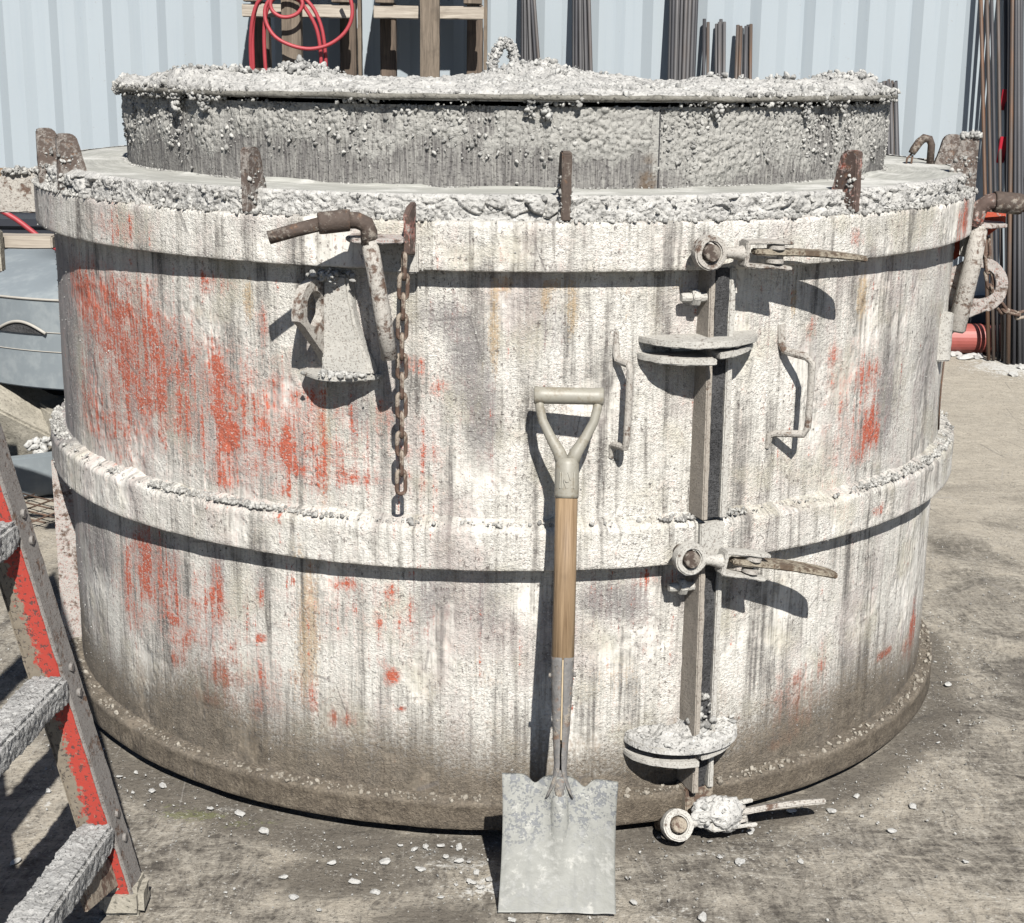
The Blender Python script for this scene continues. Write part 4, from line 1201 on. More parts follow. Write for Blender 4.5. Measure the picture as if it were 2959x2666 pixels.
MB().tube(rel((1.234, -.365, 1.332), (1.239, -.365, 1.332), (1.296, -.37, 1.327), (1.302, -.37, 1.3265)), [.025, .0265, .0265, .025], 16).build('sleeve', M['rust'], pin2, rough=.001, seed=6)
MB().tube(rel((1.296, -.37, 1.327), (1.42, -.38, 1.318)), .0185, 14).build('handle_bar', M['rust_red'], pin2, rough=.001, seed=7)
MB().tube(rel((1.205, -.36, 1.272), (1.193, -.362, 1.17), (1.167, -.366, 1.01), (1.166, -.366, 1.004)), [.021, .0225, .0225, .018], 16).build('pin_rod', M['hard'], pin2, rough=.0013, seed=8)
# small hook rod standing behind, at the far edge of the deck
hk = empty('locking_pin', 'small bent rod with a wire loop on the far right edge of the deck', 'locking pin', (1.15, -.02, 1.387))
hk.scale = (.82, .82, .82)
MB().tube([(.012, 0, .0), (.012, 0, .075), (.004, 0, .092), (-.014, 0, .095), (-.03, 0, .082), (-.045, 0, .058), (-.052, 0, .045)], [.013, .013, .0135, .0145, .0145, .0145, .012], 12).build('bent_rod', M['rust'], hk, rough=.001)
MB().tube([(-.052, 0, .045), (-.066, 0, .028), (-.068, 0, -.002)], .0035, 8).tube([(-.048, 0, .04), (-.052, 0, .0)], .0035, 8).build('wire_loop', M['wire'], hk)

def link_mesh():
    w, L = .0085, .0165
    path = []
    for k in range(9):
        a = PI * k / 8
        path.append((w * math.cos(a), 0, L + w * math.sin(a)))
    for k in range(9):
        a = PI + PI * k / 8
        path.append((w * math.cos(a), 0, -L + w * math.sin(a)))
    return MB().tube(path, .0043, 8, closed=True).mesh('link', rough=.0004)
LINK = link_mesh()
LINK.materials.append(M['chain'])
def chain(label, path, spacing=.0405, mat=None):
    P = [Vector(p) for p in path]
    root = empty('chain', label, 'chain', P[0])
    seg = [(b - a).length for a, b in zip(P[:-1], P[1:])]
    tot = sum(seg)
    n = int(tot / spacing) + 1
    def at(s):
        for a, b, l in zip(P[:-1], P[1:], seg):
            if s <= l or (a is P[-2]): return a + (b - a) * (s / l)
            s -= l
        return P[-1]
    for k in range(n):
        c = at(k * spacing); d = (at(min(tot, k * spacing + .01)) - at(max(0, k * spacing - .01))).normalized()
        q = d.to_track_quat('Z', 'X')
        m = q.to_matrix().to_4x4() @ Matrix.Rotation((PI / 2 if k % 2 else 0) + .25 + rnd.uniform(-.15, .15), 4, 'Z')
        o = bpy.data.objects.new('link', LINK)
        COL.objects.link(o); o.parent = root
        o.location = c - P[0]; o.rotation_euler = m.to_euler()
    return root
chain('rusty steel chain hanging straight down below the bracket tab, beside the tapered pin', [(-.196, -1.293, 1.268), (-.201, -1.283, 1.15), (-.204, -1.272, 1.0), (-.207, -1.262, .80)])
chain('rusty chain looping from the bracket out to the right through the eye plate', [(1.216, -.40, 1.215), (1.225, -.405, 1.15), (1.243, -.40, 1.09), (1.275, -.39, 1.055), (1.33, -.375, 1.04), (1.38, -.36, 1.055), (1.46, -.33, 1.11)])
# wire trailing down the shell under the right lug
MB().tube([pos(69.5, 1.206, .985), pos(68.5, 1.204, .92), pos(68.2, 1.203, .86), pos(68.6, 1.203, .80), pos(69.8, 1.203, .745)], .0022, 6).build('tie_wire', M['wire'], form)

# ------------------------------------------------------------------ shovel
TIP, TOP = Vector((.118, -1.525, .004)), Vector((.131, -1.275, 1.018))
ax = (TOP - TIP).normalized()
LSH = (TOP - TIP).length
sx = Vector((1, 0, 0)); sx = (sx - ax * sx.dot(ax)).normalized()
sx = (Matrix.Rotation(-.02, 3, ax) @ sx)
sy = ax.cross(sx)
sh_e = empty('shovel', 'square-mouth shovel with a wooden shaft and grey D grip, leaning upright against the form', 'shovel', TIP)
sh_e.rotation_euler = Matrix((sx, sy, ax)).transposed().to_euler()
# local frame: x right, z up along the shaft, -y towards the viewer
def make_blade():
    nu, nv = 61, 75
    Hh = .268
    V = []
    for j in range(nv):
        v = j / (nv - 1)
        for i in range(nu):
            s = -1 + 2 * i / (nu - 1)
            w = .1145 + .006 * (v - .55) ** 2 * 4 * (1 if v > .55 else .55) - .003 * v
            x = s * w
            # top edge: shoulders high, a notch each side of the neck
            notch = -.016 * math.exp(-((abs(x) - .050) / .0125) ** 2) + .008 * math.exp(-(x / .026) ** 4)
            zt = Hh + .004 * abs(s) + notch + (-.006 * s) + .0012 * vn(np.array([[x * 60, 0, 0]]), 1, 3)[0]
            zb = .001 * s + .0008 * vn(np.array([[x * 50, 5, 0]]), 1, 4)[0]
            z = zb + (zt - zb) * v
            y = (-.020 * abs(s) ** 3 - .004 * s * s) * min(1, .12 + 1.5 * v) + .014 * (v - .5) ** 2 - .012 * (1 - v) ** 3
            # raised keel running down from the socket
            kl = max(0, (z - .075) / .19)
            y -= .020 * kl ** .7 * math.exp(-(x / (.011 + .012 * kl)) ** 2) if kl > 0 else 0
            if v > .96: y += (v - .96) * .18 * (1 - math.exp(-(x / .03) ** 2))
            V.append((x, y, z))
    V = np.array(V)
    V[:, 1] += .0011 * fbm(V, 32, 3, 3) + .0006 * fbm(V, 90, 5, 2)
    F = grid_faces(nu, nv)
    B = V.copy(); B[:, 1] += .0032
    n = len(V)
    rim = [i for i in range(nu)] + [j * nu + nu - 1 for j in range(1, nv)] + [(nv - 1) * nu + i for i in range(nu - 2, -1, -1)] + [j * nu for j in range(nv - 2, 0, -1)]
    Q = np.array([(a, b, b + n, a + n) for a, b in zip(rim, rim[1:] + rim[:1])])
    me = npmesh('blade', np.concatenate([V, B]), np.concatenate([F, (F + n)[:, ::-1], Q]))
    return link('blade', me, M['blade'], sh_e)
make_blade()
# open-strap socket: a tube with a slit up the front that opens towards the blade
def make_socket():
    V, n, m = [], 25, 34
    for j in range(m):
        t = j / (m - 1)
        z = .232 + t * .282
        r = .0228 - .0095 * (1 - min(1, max(0, (z - .30) / .19))) ** 1.3
        fl = max(0, (.295 - z) / .063)
        r2 = r * (1 + 1.15 * fl ** 2)
        gap = .085 + .05 * (1 - t) + 1.15 * fl ** 1.2
        yc = -.006 * (1 - t) ** 2 - .004 * fl
        for i in range(n):
            a = -PI / 2 + gap + (2 * PI - 2 * gap) * i / (n - 1)
            V.append((r2 * math.cos(a), yc + r * math.sin(a) * (1 - .35 * fl), z))
    V = np.array(V)
    V += .0006 * fbm(V, 60, 3, 3)[:, None]
    I = V.copy()
    c = np.stack([V[:, 0] * .86, V[:, 1] * .86, V[:, 2]], 1)
    F = grid_faces(n, m)
    k = len(V)
    rim = [j * n for j in range(m)] + [(m - 1) * n + i for i in range(1, n)] + [j * n + n - 1 for j in range(m - 2, -1, -1)] + [i for i in range(n - 2, 0, -1)]
    Q = np.array([(p, q, q + k, p + k) for p, q in zip(rim, rim[1:] + rim[:1])])
    link('socket', npmesh('socket', np.concatenate([V, c]), np.concatenate([F, F[:, ::-1] + k, Q])), M['socket'], sh_e)
make_socket()
MB().tube([(0, .016, .085), (0, .0145, .11), (0, .010, .145), (0, .005, .18), (0, -.003, .222), (0, -.007, .25)], [.010, .0165, .020, .0205, .0175, .013], 16, squash=1.0).build('keel', M['blade'], sh_e, rough=.0016, seed=9)
MB().tube([(0, .006, .205), (0, -.003, .222), (0, -.009, .242), (0, -.008, .265), (0, -.003, .285)], [.010, .0125, .0125, .0108, .008], 14).build('neck', M['socket'], sh_e, rough=.0009, seed=4)
MB().box((.0, -.0222, .43), (.0028, .002, .16)).build('strap_seam', M['gold'], sh_e)
for zz, s in ((.475, -1), (.478, 1)):
    MB().tube([(s * .022, 0, zz), (s * .0275, 0, zz)], .005, 10).build('rivet', M['socket'], sh_e)
MB().tube([(0, 0, .34), (0, 0, .46), (0, 0, .511), (0, 0, .514), (.0008, 0, .68), (0, 0, .84)], [.009, .0185, .019, .0228, .0225, .0222], 24).build('shaft', M['shaft'], sh_e, rough=.0005)
gr = MB()
gr.tube([(0, 0, .832), (0, 0, .838), (0, 0, .90), (0, 0, .912)], [.0232, .0245, .024, .021], 20)
for s in (-1, 1):
    gr.tube([(s * .006, 0, .895), (s * .018, 0, .925), (s * .036, 0, .955), (s * .051, -.001, .985), (s * .0575, -.001, 1.012), (s * .0595, -.001, 1.05)], [.0160, .0130, .0105, .0095, .0095, .0105], 14)
gr.build('grip_yoke', M['grip'], sh_e, rough=.0004)
MB().tube([(-.070, -.001, 1.036), (-.067, -.001, 1.036), (-.05, -.001, 1.036), (.05, -.001, 1.036), (.067, -.001, 1.036), (.070, -.001, 1.036)], [.0155, .0185, .017, .017, .0185, .0155], 20).build('grip_bar', M['grip'], sh_e, rough=.0004, seed=3)
# moulded mark in the ferrule: upright bars and a rivet
mk = MB()
for x in (-.014, -.0095, .0095, .014): mk.box((x, -.0232 + abs(x) * .18, .868), (.002, .003, .032))
mk.box((-.004, -.0243, .876), (.002, .003, .016), Matrix.Rotation(.35, 3, 'Y')).box((.004, -.0243, .876), (.002, .003, .016), Matrix.Rotation(-.35, 3, 'Y'))
mk.box((-.004, -.0243, .860), (.002, .003, .016), Matrix.Rotation(-.35, 3, 'Y')).box((.004, -.0243, .860), (.002, .003, .016), Matrix.Rotation(.35, 3, 'Y'))
mk.tube([(0, -.022, .868), (0, -.0265, .868)], .0045, 10)
mk.build('moulded_mark', M['grip'], sh_e)

# ------------------------------------------------------------------ red steel steps on the left
FT = Vector((-.716, -1.545, 0))
lad = empty('step_ladder', 'red steel step ladder with cement-caked treads, its top leaning away to the left', 'ladder', FT)
LDIR = Vector((-.24, .022, 1.0)).normalized()
UDIR = Vector((-.089, -.996, 0)).normalized()
def lp(z, u=0.0, out=0.0):
    return LDIR * (z / LDIR.z) + UDIR * u + Vector((out, 0, 0))
SIDE = UDIR.cross(LDIR).normalized()
if SIDE.x < 0: SIDE = -SIDE
def rail(u0):
    a, b = lp(-.0 + .015, u0), lp(1.9, u0)
    for nm, c0, c1, d0, d1, mt in (('rail', -.064, -.004, -.004, .004, 'red'), ('rail_flange', -.004, .003, -.006, .058, 'redside'), ('rail_flange', -.069, -.064, -.004, .03, 'red')):
        m = MB()
        vs = []
        for p in (a, b):
            for cc, dd in ((c0, d0), (c1, d0), (c1, d1), (c0, d1)):
                vs.append(p + SIDE * cc - UDIR * dd)
        m.add(vs, [(3, 2, 1, 0), (4, 5, 6, 7), (0, 1, 5, 4), (1, 2, 6, 5), (2, 3, 7, 6), (3, 0, 4, 7)])
        m.build(nm, M[mt], lad, bevel=.0015, sub=.03, rough=.0009, seed=3)
rail(0.0)
rail(.56)
for k, z in enumerate((.175, .482, .789, 1.096, 1.403)):
    m = MB()
    a, b = lp(z, .006), lp(z, .55)
    m.beam(a + Vector((-.030, 0, 0)), b + Vector((-.030, 0, 0)), .066, .052)
    me = m.mesh('tread', bevel=.007, sub=.0065)
    V = np.empty(len(me.vertices) * 3, np.float32); me.vertices.foreach_get('co', V); V = V.reshape(-1, 3)
    Nn = np.empty(len(me.vertices) * 3, np.float32); me.vertices.foreach_get('normal', Nn); Nn = Nn.reshape(-1, 3)
    topf = np.clip(Nn[:, 2], 0, 1)
    dd = .0028 * fbm(V, 30, k, 3) + .006 * crumbs(V[:, 1], V[:, 0] + V[:, 2], 85, k) * (.35 + .65 * topf) + .004 * crumbs(V[:, 1] + V[:, 2] * .3, V[:, 0] - V[:, 2], 150, k + 7) + topf * .004 * fbm(V, 14, 8, 2)
    me.vertices.foreach_set('co', (V + Nn * dd[:, None]).astype(np.float32).ravel())
    me.polygons.foreach_set('use_smooth', np.ones(len(me.polygons), bool))
    me.update()
    o = link('tread', me, M['tread'], lad)
    for s in (-.022, .03):
        q = lp(z + s, 0) + SIDE * .002 - UDIR * .03
        MB().tube([q, q + Vector((.007, 0, 0))], .009, 8).build('bolt', M['redside'], lad, rough=.0006)
# stay plate under the lowest tread and the block-like shoe
q = [lp(.125, .0), lp(.065, .0), lp(.095, .15), lp(.16, .15)]
MB().add([p + Vector((dx, 0, 0)) for dx in (-.03, -.022) for p in q], [(0, 1, 2, 3), (7, 6, 5, 4), (0, 4, 5, 1), (1, 5, 6, 2), (2, 6, 7, 3), (3, 7, 4, 0)]).build('stay_plate', M['mudsteel'], lad, bevel=.001, sub=.02, rough=.001)
for u0 in (.0, .56):
    MB().box(lp(.03, u0) + Vector((-.026, .03, 0)), (.085, .085, .058)).build('shoe', M['concrete_old'], lad, bevel=.012, sub=.016, rough=.004, seed=7, rscale=30)

# ------------------------------------------------------------------ the container behind
YC = 5.0
cont = empty('shipping_container', 'pale blue-grey corrugated shipping container standing across the back of the yard', 'container', (0, YC, .14))
def corrugated():
    pitch, dep = .3146, .036
    prof = [(0, 0), (.098, 0), (.157, dep), (.255, dep), (.3146, 0)]
    xs, ys = [], []
    x0 = -6.4 + .012
    for k in range(41):
        for a, b in prof[:-1]:
            xs.append(x0 + k * pitch + a); ys.append(b)
    n = len(xs)
    zs = [.16, .7, 1.3, 1.9, 2.5]
    V = [(x, y, z) for z in zs for x, y in zip(xs, ys)]
    me = npmesh('side_panel', np.array(V), grid_faces(n, len(zs)), smooth=False)
    # a thin sheet with a back
    o = link('side_panel', me, M['container'], cont)
    return xs[0], xs[-1]
xa, xb = corrugated()
MB().box(((xa + xb) / 2, .03, .08), (xb - xa, .14, .16)).build('bottom_rail', M['steelbeam'], cont, bevel=.004)
MB().box(((xa + xb) / 2, .03, 2.555), (xb - xa, .12, .11)).build('top_rail', M['container'], cont, bevel=.004)
MB().box(((xa + xb) / 2, 1.25, 2.6), (xb - xa, 2.3, .03)).build('roof', M['container'], cont)
MB().box(((xa + xb) / 2, 2.4, 1.3), (xb - xa, .05, 2.5)).build('rear_panel', M['container'], cont)
for s in (xa - .03, xb + .03):
    MB().box((s, .03, 1.3), (.12, .14, 2.6)).build('corner_post', M['container'], cont, bevel=.004)
    MB().box((s, 1.25, 1.3), (.05, 2.3, 2.5)).build('end_panel', M['container'], cont)
for k in range(8):
    MB().box((xa + .6 + k * 1.65, .35, -.07), (.5, .3, .14)).build('support_block', M['concrete_old'], cont, bevel=.01)
MB().box((xb - 3.35, -.0035, 1.3), (.004, .004, 2.2)).build('weld_line', M['steelbeam'], cont)

# ------------------------------------------------------------------ timber racks
def rack(xc, label, flip):
    Y = 4.42
    t = empty('timber_rack', label, 'timber rack', (xc, Y, 0))
    def bm(name, c, d, mt, **k):
        return MB().box(c, d).build(name, M[mt], t, bevel=.004, sub=.06, rough=.002, rscale=14, seed=int(abs(c[0]) * 100 + c[2] * 10), **k)
    w = .29
    bm('post', (-.02 if not flip else .01, -.06, 1.15), (.103, .09, 2.3), 'wood_old')
    bm('front_rail', (0, .022, 1.905), (.60, .05, .068), 'wood_rail')
    for s in (-1, 1):
        bm('stud', (s * (w - .045), .34, .98), (.088, .10, 1.96), 'wood_dark')
        bm('block', (s * (w - .05), .022, 2.06), (.10, .09, .22), 'wood_old')
        bm('side_plank', (s * (w - .005) + (.02 if s > 0 else .02), .40, 1.0), (.02, .09, 2.0), 'wood_old')
        bm('runner', (s * (w - .045), .28, .05), (.1, .62, .1), 'wood_dark')
    for y in (.0, .13, .26, .39):
        bm('shade_board', (0, y + .02, 2.19), (.62, .115, .03), 'wood_rail')  # unseen overhang above the view, added to shade the studs
    bm('lower_rail', (0, .022, .55), (.60, .05, .07), 'wood_rail')
    return t
rack(-1.145, 'weathered timber rack with a coil of red hose hung over its post', False)
rack(-.428, 'weathered timber rack between the hose and the lifting eye', True)

# red hose: loose loops over the first rack
def loop(cx, cz, rx, rz, y, a0, a1, n=26, tilt=0.0):
    return [(cx + rx * math.cos(a0 + (a1 - a0) * i / n) + tilt * math.sin(a0 + (a1 - a0) * i / n), y + .012 * math.sin(i * .8), cz + rz * math.sin(a0 + (a1 - a0) * i / n)) for i in range(n + 1)]
def smooth(pts, k=4):
    P = [Vector(p) for p in pts]
    out = []
    for i in range(len(P) - 1):
        a, b, c, d = P[max(0, i - 1)], P[i], P[i + 1], P[min(len(P) - 1, i + 2)]
        for j in range(k):
            t = j / k
            out.append(.5 * ((2 * b) + (c - a) * t + (2 * a - 5 * b + 4 * c - d) * t * t + (3 * b - a - 3 * c + d) * t ** 3))
    out.append(P[-1])
    return out
hose = empty('red_hose', 'thin red hose coiled over the post of the left timber rack', 'hose', (0, 0, 0))
HY = 4.29
strands = [
    [(-1.39, HY + .03, 1.30), (-1.375, HY + .02, 1.55), (-1.37, HY, 1.78), (-1.345, HY, 1.92), (-1.285, HY, 1.99), (-1.21, HY - .0, 2.005), (-1.12, HY, 1.985), (-1.05, HY, 1.93), (-1.005, HY, 1.84), (-.985, HY, 1.74), (-.98, HY + .01, 1.6), (-1.0, HY + .02, 1.45), (-1.05, HY + .03, 1.32), (-1.16, HY + .04, 1.26), (-1.28, HY + .04, 1.28), (-1.36, HY + .03, 1.42), (-1.385, HY + .02, 1.6), (-1.375, HY - .01, 1.8), (-1.335, HY - .02, 1.94), (-1.25, HY - .02, 2.0)],
    [(-1.255, HY - .01, 1.28), (-1.29, HY - .01, 1.46), (-1.305, HY - .015, 1.65), (-1.30, HY - .02, 1.84), (-1.265, HY - .025, 1.94), (-1.2, HY - .03, 1.985), (-1.13, HY - .025, 1.97), (-1.07, HY - .02, 1.9), (-1.02, HY - .015, 1.8), (-1.003, HY - .01, 1.66), (-1.01, HY, 1.5), (-1.03, HY + .01, 1.35)],
    [(-1.19, HY - .05, 2.0), (-1.255, HY - .05, 1.955), (-1.255, HY - .055, 1.905), (-1.215, HY - .06, 1.872), (-1.165, HY - .06, 1.868), (-1.115, HY - .055, 1.89), (-1.09, HY - .05, 1.94), (-1.12, HY - .045, 1.99)],
    [(-1.24, HY - .03, 1.99), (-1.29, HY - .035, 1.92), (-1.288, HY - .045, 1.84), (-1.24, HY - .055, 1.765), (-1.15, HY - .06, 1.72), (-1.05, HY - .06, 1.705), (-.95, HY - .055, 1.73), (-.87, HY - .05, 1.79), (-.83, HY - .045, 1.87), (-.835, HY - .04, 1.96), (-.88, HY - .03, 2.06)],
]
for s_ in strands:
    MB().tube(smooth(s_), .0105, 9).build('hose_loop', M['hose'], hose)
tag(MB().tube(smooth([(-1.62, .52, 1.22), (-1.52, .52, 1.165), (-1.43, .52, 1.095), (-1.33, .52, 1.04), (-1.2, .55, 1.01)]), .0085, 9).build('red_hose', M['hose']), 'short straight run of red hose passing behind the left edge of the form', 'hose')

# ------------------------------------------------------------------ reinforcing bars leaning on the container
BAR = {}
def bar_mesh(L, r):
    k = (round(L, 2), r)
    if k not in BAR:
        n = 8
        V, F = [], []
        zz = np.linspace(0, L, 5)
        for z in zz:
            for i in range(n): V.append((r * math.cos(2 * PI * i / n), r * math.sin(2 * PI * i / n), z))
        V = np.array(V)
        me = npmesh('reinforcing_bar', V, [tuple(f) for f in grid_faces(n, 5, wrap=True)] + [tuple(range(n))[::-1], tuple(range(4 * n, 5 * n))])
        me.materials.append(M['rebar'])
        BAR[k] = me
    return BAR[k]
ORD = ('first', 'second', 'third', 'fourth', 'fifth', 'sixth', 'seventh', 'eighth', 'ninth')
def bundle(label, group, bars, count=False):
    bars = sorted(bars, key=lambda q: q[1][0]) if count else bars
    base = label
    for i, ((xf, yf), (xt, yt, zt), r) in enumerate(bars):
        if count: label = ('left' if i == 0 else 'right') + base if len(bars) == 2 else ORD[i] + base
        a, b = Vector((xf, yf, 0)), Vector((xt, yt, zt))
        d = b - a
        o = bpy.data.objects.new('reinforcing_bar', bar_mesh(round(d.length, 2), r))
        COL.objects.link(o)
        o.location = a
        o.rotation_euler = d.to_track_quat('Z', 'Y').to_euler()
        tag(o, label, 'steel bar', group)
def fan(x0t, x1t, x0f, x1f, n, zt, r=.0095, yt=YC - .02, yf=4.55, j=.012, dz=.02, rows=1):
    out = []
    for i in range(n):
        f = i / max(1, n - 1)
        k = (i % 2) * .022 if rows > 1 else 0
        out.append(((x0f + (x1f - x0f) * f + rnd.uniform(-j, j) * .5, yf - k + rnd.uniform(-.015, .015)), (x0t + (x1t - x0t) * f + rnd.uniform(-j, j) * .5, yt - .005 - k - rnd.uniform(0, .012), zt + rnd.uniform(-dz, dz)), r * rnd.uniform(.82, 1.04)))
    return out
def at485(x): return x
bundle('ribbed steel bar in the tall narrow bundle just right of the lifting eye', 'steel bars right of the lifting eye', fan(.085, .10, .10, .33, 7, 2.55, .0105, j=.006, rows=2))
bundle('ribbed steel bar in the tall bundle second to the right of the lifting eye', 'steel bars in the second bundle', fan(.375, .44, .40, .56, 8, 2.55, .0115, j=.008, rows=2))
bundle('ribbed steel bar in the widest tall bundle behind the middle of the lid', 'steel bars in the widest bundle', fan(.94, 1.09, .93, 1.04, 13, 2.55, .0115, j=.008, rows=2))
bundle(' bar of the short pair of steel bars standing beside the widest bundle', 'short pair of steel bars', fan(1.145, 1.165, 1.15, 1.18, 2, 1.90, .010, j=.004), True)
bundle(' bar from the left in the middle short cluster', 'middle short cluster of steel bars', fan(1.215, 1.255, 1.23, 1.27, 4, 1.89, .0105, j=.004, rows=2), True)
bundle(' bar from the left in the rightmost short cluster', 'right short cluster of steel bars', fan(1.335, 1.415, 1.30, 1.42, 6, 1.87, .0105, j=.01, rows=2), True)
bundle(' bar from the left in the low bundle right of the lid', 'low steel bars past the lid', fan(2.19, 2.285, 2.22, 2.34, 9, 1.565, .0105, j=.008, dz=.012, rows=2), True)
bundle('long dark steel bar in the tall bundle at the right edge of the picture', 'tall steel bars at the right edge', fan(2.86, 2.975, 2.90, 3.10, 16, 2.6, .0125, j=.02, yf=4.42, rows=2) + fan(2.72, 2.86, 2.83, 2.93, 5, 2.2, .012, j=.02, yf=4.5, rows=2))
MB_f = MB().box((0, 0, 0), (.045, .012, .15))
tag(MB_f.build('marker_tape', M['flag'], None, (2.865, 4.735, 1.19), (.12, .0, .2), bevel=.002), 'lower strip of red marker tape tied round the bars at the right edge', 'marker tape')
tag(MB().box((0, 0, 0), (.035, .012, .12)).build('marker_tape', M['flag'], None, (2.87, 4.80, 1.47), (.12, .0, .2), bevel=.002), 'upper strip of red marker tape tied round the bars at the right edge', 'marker tape')
pp = empty('red_pipe', 'brick red pipe lying on the ground between the form and the steel bars', 'pipe', (2.70, 4.72, .088))
n_ = 28
po = [(.088 * math.cos(2 * PI * i / n_), .088 * math.sin(2 * PI * i / n_)) for i in range(n_)]
pi_ = [(.076 * math.cos(2 * PI * i / n_), .076 * math.sin(2 * PI * i / n_)) for i in range(n_)]
MB().ringplate(po, pi_, 1.3, lambda a, b, c: (.14 - c, a, b)).build('pipe_body', M['pipe'], pp, bevel=.002)
MB().ringplate([(a * .93, b * .93) for a, b in po], [(a * .93, b * .93) for a, b in pi_], .5, lambda a, b, c: (.14 + c, a, b)).build('pipe_spigot', M['pipe'], pp, bevel=.002)
tag(MB().tube([(2.9, YC - .14, .115), (3.9, YC - .16, .12)], .012, 8).build('steel_rod', M['formrim']), 'pale rod lying along the container foot behind the steel bars', 'rod')

# ------------------------------------------------------------------ grey forms stacked on the left
def ringform(name, label, c, r, z0, z1, wall, dome=None, ribs=(), cat='ring form'):
    t = empty(name, label, cat, c)
    n = 120
    V, rows = [], [(r, z0), (r, z1), (r - wall, z1), (r - wall, z0)]
    for rr, z in rows:
        for i in range(n): V.append((rr * math.cos(2 * PI * i / n), rr * math.sin(2 * PI * i / n), z))
    F = []
    for k in range(4):
        for i in range(n):
            F.append((k * n + i, k * n + (i + 1) % n, ((k + 1) % 4) * n + (i + 1) % n, ((k + 1) % 4) * n + i))
    bmv = MB().add(V, F)
    bmv.build('ring_wall', M['form'], t, bevel=.006)
    for z, rad in ribs:
        MB().tube([((r + .002) * math.cos(2 * PI * i / n), (r + .002) * math.sin(2 * PI * i / n), z) for i in range(n)], rad, 6, closed=True).build('rib', M['formrim'], t)
    if dome:
        V = []
        for rr, z in dome:
            for i in range(n): V.append((rr * math.cos(2 * PI * i / n), rr * math.sin(2 * PI * i / n), z))
        link('cone', npmesh('cone', np.array(V), grid_faces(n, len(dome), wrap=True)), M['form'], t)
    return t
up = ringform('ring_form', 'upper grey ring form with scuffed rim lines, behind the left side of the big form', (-1.50, 2.42, 0), .90, .40, .755, .03,
              [(.90, .755), (.885, .765), (.80, .80), (.70, .828), (.58, .845), (.45, .85), (.44, .74)], ((.55, .002), (.625, .002), (.752, .005)))
def onring(f, z, r=.902): return (r * math.sin(R(f)), -r * math.cos(R(f)), z)
arc_ = [(-31.5 + 15 * i / 20, .622 + .040 * math.sin(PI * i / 20)) for i in range(21)]
V_ = [onring(f, z, .909) for f, z in arc_] + [onring(f, .618, .909) for f, z in arc_]
link('opening_shade', npmesh('opening_shade', np.array(V_), [(i + 21, i + 22, i + 1, i) for i in range(20)], smooth=False), M['gasket'], up)  # dark sheet on the wall surface, standing for the shade inside an opening
MB().tube([onring(f, z, .912) for f, z in arc_], .006, 8).build('opening_lip', M['formrim'], up)
ringform('ring_form', 'lower grey ring form on the ground behind the left edge of the big form', (-2.28, 2.25, 0), .95, .004, .165, .05)
def chunk(label, c, d, rot, seed, mat='concrete_old'):
    tag(MB().box((0, 0, 0), d).build('concrete_block', M[mat], None, c, rot, bevel=.01, sub=.03, rough=.006, rscale=18, seed=seed), label, 'concrete block')
chunk('tan concrete wedge with a sharp top corner, lying on the lower grey ring', (-1.93, 1.72, .245), (.30, .26, .17), (.45, .55, .3), 1)
chunk('rounded tan concrete lump beside the wedge on the lower grey ring', (-1.70, 1.78, .20), (.34, .34, .17), (.12, .1, .7), 2)
chunk('dark concrete block supporting the upper grey ring from below', (-1.55, 2.45, .2), (.9, .9, .395), (0, 0, .2), 3, 'steelbeam')
chunk('dark concrete block under the far side of the upper grey ring', (-2.1, 2.95, .2), (.5, .4, .395), (0, 0, .1), 4, 'steelbeam')
g_ = np.random.default_rng(9)
P_ = np.array([(-1.81, 1.545, .175)]) + np.stack([g_.normal(0, .022, 40), g_.normal(0, .02, 40), g_.normal(0, .014, 40)], 1)
tag(link('cement_lump', lumps('cement_lump', P_, .008 + .012 * g_.uniform(0, 1, 40), .006, 1, 9), M['chip']), 'bright white lump of cement on the lower grey ring', 'cement lump')
tb = empty('dark_filler', 'added dark blue bin standing behind the left edge of the form', 'bin', (-2.25, 3.5, 0))  # added body that fills a dark area of unclear identity
MB().add([(-.42, -.25, 0), (.10, -.25, 0), (.10, .25, 0), (-.42, .25, 0), (-.5, -.3, .86), (.33, -.3, .86), (.33, .3, .86), (-.5, .3, .86)], [(3, 2, 1, 0), (0, 1, 5, 4), (1, 2, 6, 5), (2, 3, 7, 6), (3, 0, 4, 7), (4, 5, 6, 7)]).build('filler_body', M['bin'], tb, bevel=.01)
MB().ringplate([(-.52, -.32), (.35, -.32), (.35, .32), (-.52, .32)], [(-.49, -.29), (.32, -.29), (.32, .29), (-.49, .29)], .04, lambda a, b, c: (a, b, .85 + c)).build('filler_rim', M['bin'], tb, bevel=.006)
tr = empty('timber_trestle', 'timber trestle with its pale plank end sticking out behind the form on the left', 'trestle', (-1.8, .30, 0))
MB().box((.155, .0, 1.122), (.62, .075, .038)).build('plank', M['wood_rail'], tr, bevel=.004, sub=.05, rough=.001)
MB().box((.305, -.07, 1.10), (.045, .04, .12)).build('cleat', M['concrete_old'], tr, bevel=.004, sub=.03, rough=.002)
for y in (-.12, .3): MB().box((0, y, .55), (.07, .06, 1.10)).build('leg', M['wood_old'], tr, bevel=.004)
MB().box((0, .09, .9), (.05, .5, .08)).build('brace', M['wood_old'], tr, bevel=.004)
wp = empty('wooden_pole', 'round wooden pole tied with wire on the left bracket arm', 'pole', (-1.38, -.25, 1.362))
MB().tube([(-.24, .02, .0), (.105, -.005, -.004)], .0165, 14).build('pole_shaft', M['shaft'], wp)
MB().tube([(.052 + .001 * k, .0215 * math.sin(k * .9), .0215 * math.cos(k * .9) - .003) for k in range(16)], .0022, 6).tube([(.05, -.022, .01), (.046, -.024, -.03), (.048, -.02, -.06)], .003, 6).build('tie_wire', M['hard'], wp)
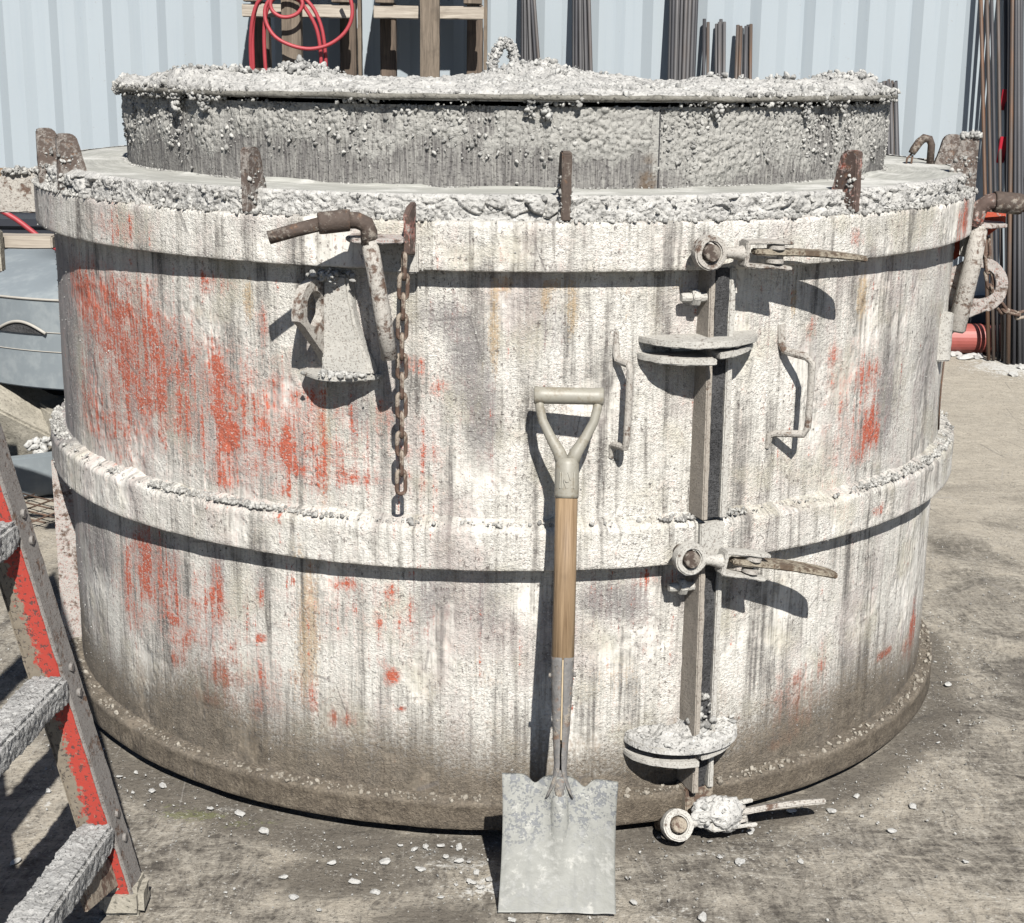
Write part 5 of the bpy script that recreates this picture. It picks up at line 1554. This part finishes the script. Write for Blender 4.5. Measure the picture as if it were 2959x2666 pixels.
mesh_e = empty('wire_mesh', 'rusty welded wire mesh scrap lying on the ground by the grey ring', 'wire mesh', (-1.75, 1.13, .012))
for k in range(6):
    MB().tube([(-.22, -.15 + .07 * k, .003 * k), (.1 + .02 * k, -.16 + .055 * k, .004 * k + .004)], .0032, 6).build('wire', M['wire'], mesh_e, rot=(0, 0, -.45))
for k in range(3):
    MB().tube([(-.2 + .14 * k, -.2, .006), (-.16 + .14 * k, .22, .012 + .01 * k)], .0032, 6).build('wire', M['wire'], mesh_e, rot=(0, 0, -.45))

# ------------------------------------------------------------------ crumbs of cement on the ground
CH = [(-0.904,-0.939),(-0.81,-1.01),(-0.768,-0.957),(-0.853,-1.019),(-0.417,-1.474),(-0.355,-1.334),(-0.346,-1.268),(-0.183,-1.272),(-0.159,-1.261),(-0.126,-1.256),(-0.087,-1.264),(-0.165,-1.358),(-0.113,-1.304),(-0.085,-1.321),(-0.064,-1.325),(-0.047,-1.367),(-0.02,-1.397),(-0.035,-1.428),(-0.056,-1.408),(-0.088,-1.419),(-0.117,-1.469),(-0.214,-1.257),(-0.242,-1.328),(-0.253,-1.451),(0.028,-1.553),(0.276,-1.482),(0.345,-1.184),(0.409,-1.537),(-0.521,-1.199),(-0.299,-1.412),(-0.36,-1.521),(-0.809,-0.85),(-0.658,-1.095),(-0.568,-1.081),(0.668,-1.083),(0.56,-1.18),(0.464,-1.227),(0.477,-1.294),(0.762,-1.081),(0.837,-1.004),(0.827,-1.104),(1.239,-0.332),(1.108,-0.709),(1.005,-1.306),(0.879,-1.174),(0.649,-1.313),(0.518,-1.315),(0.956,-1.053),(-0.9,-1.52),(-1.012,-0.826),(-1.192,-0.683),(-1.051,-1.015),(-1.026,-1.341),(-0.822,-1.205),(-0.449,-1.394),(-0.56,-1.456),(2.673,4.65),(2.706,4.557),(2.787,4.577),(2.948,4.476),(2.993,4.479),(2.943,4.279),(2.828,4.055),(2.771,4.624)]
def chip_mesh(k):
    V, F = PEB2[k % 10]
    V = (V + .25 * np.sign(V) * (abs(V) > .55)) * np.array([1, .66, .3])
    me = npmesh('cement_chip', V, F, smooth=False)
    me.materials.append(M['chip'])
    setcol(me, 'lump', np.full((len(V), 4), .6))
    return me
CM = [chip_mesh(k) for k in range(8)]
for k, (x, y) in enumerate(CH):
    if math.hypot(x, y) < 1.245: 
        f_ = 1.262 / math.hypot(x, y); x *= f_; y *= f_
    o = bpy.data.objects.new('cement_chip', CM[k % 8])
    COL.objects.link(o)
    s = rnd.uniform(.0035, .0105) if y < 2 else rnd.uniform(.02, .05)
    o.scale = (s, s, s)
    o.location = (x, y, s * .2)
    o.rotation_euler = (rnd.uniform(-.2, .2), rnd.uniform(-.2, .2), rnd.uniform(0, 6.3))
    where = 'by the steel bars at the back right' if y > 2 else 'near the shovel blade' if -.25 < x < .3 else 'on the ground left of the shovel' if x < 0 and x > -.6 else 'on the ground by the ladder foot' if x <= -.6 else 'on the ground right of the shovel'
    tag(o, 'small white cement chip lying ' + where, 'cement chip', 'cement chips ' + where)
def grit(g):
    x, y = g.uniform(-1.6, 2.2), g.uniform(-1.75, 1.2)
    rr = math.hypot(x, y)
    if rr < 1.25: return None
    w = .12 + .9 * math.exp(-((rr - 1.33) / .12) ** 2) + .9 * math.exp(-((x + .05) / .2) ** 2 - ((y + 1.38) / .1) ** 2)
    if g.uniform() > w: return None
    r = .0008 + .0028 * g.uniform() ** 3
    return (x, y, r * .2), r
gr_ = crust('grit', None, M['lump'], 3000, grit, 55, 1)
tag(gr_, 'fine cement grit scattered over the yard concrete', 'grit')
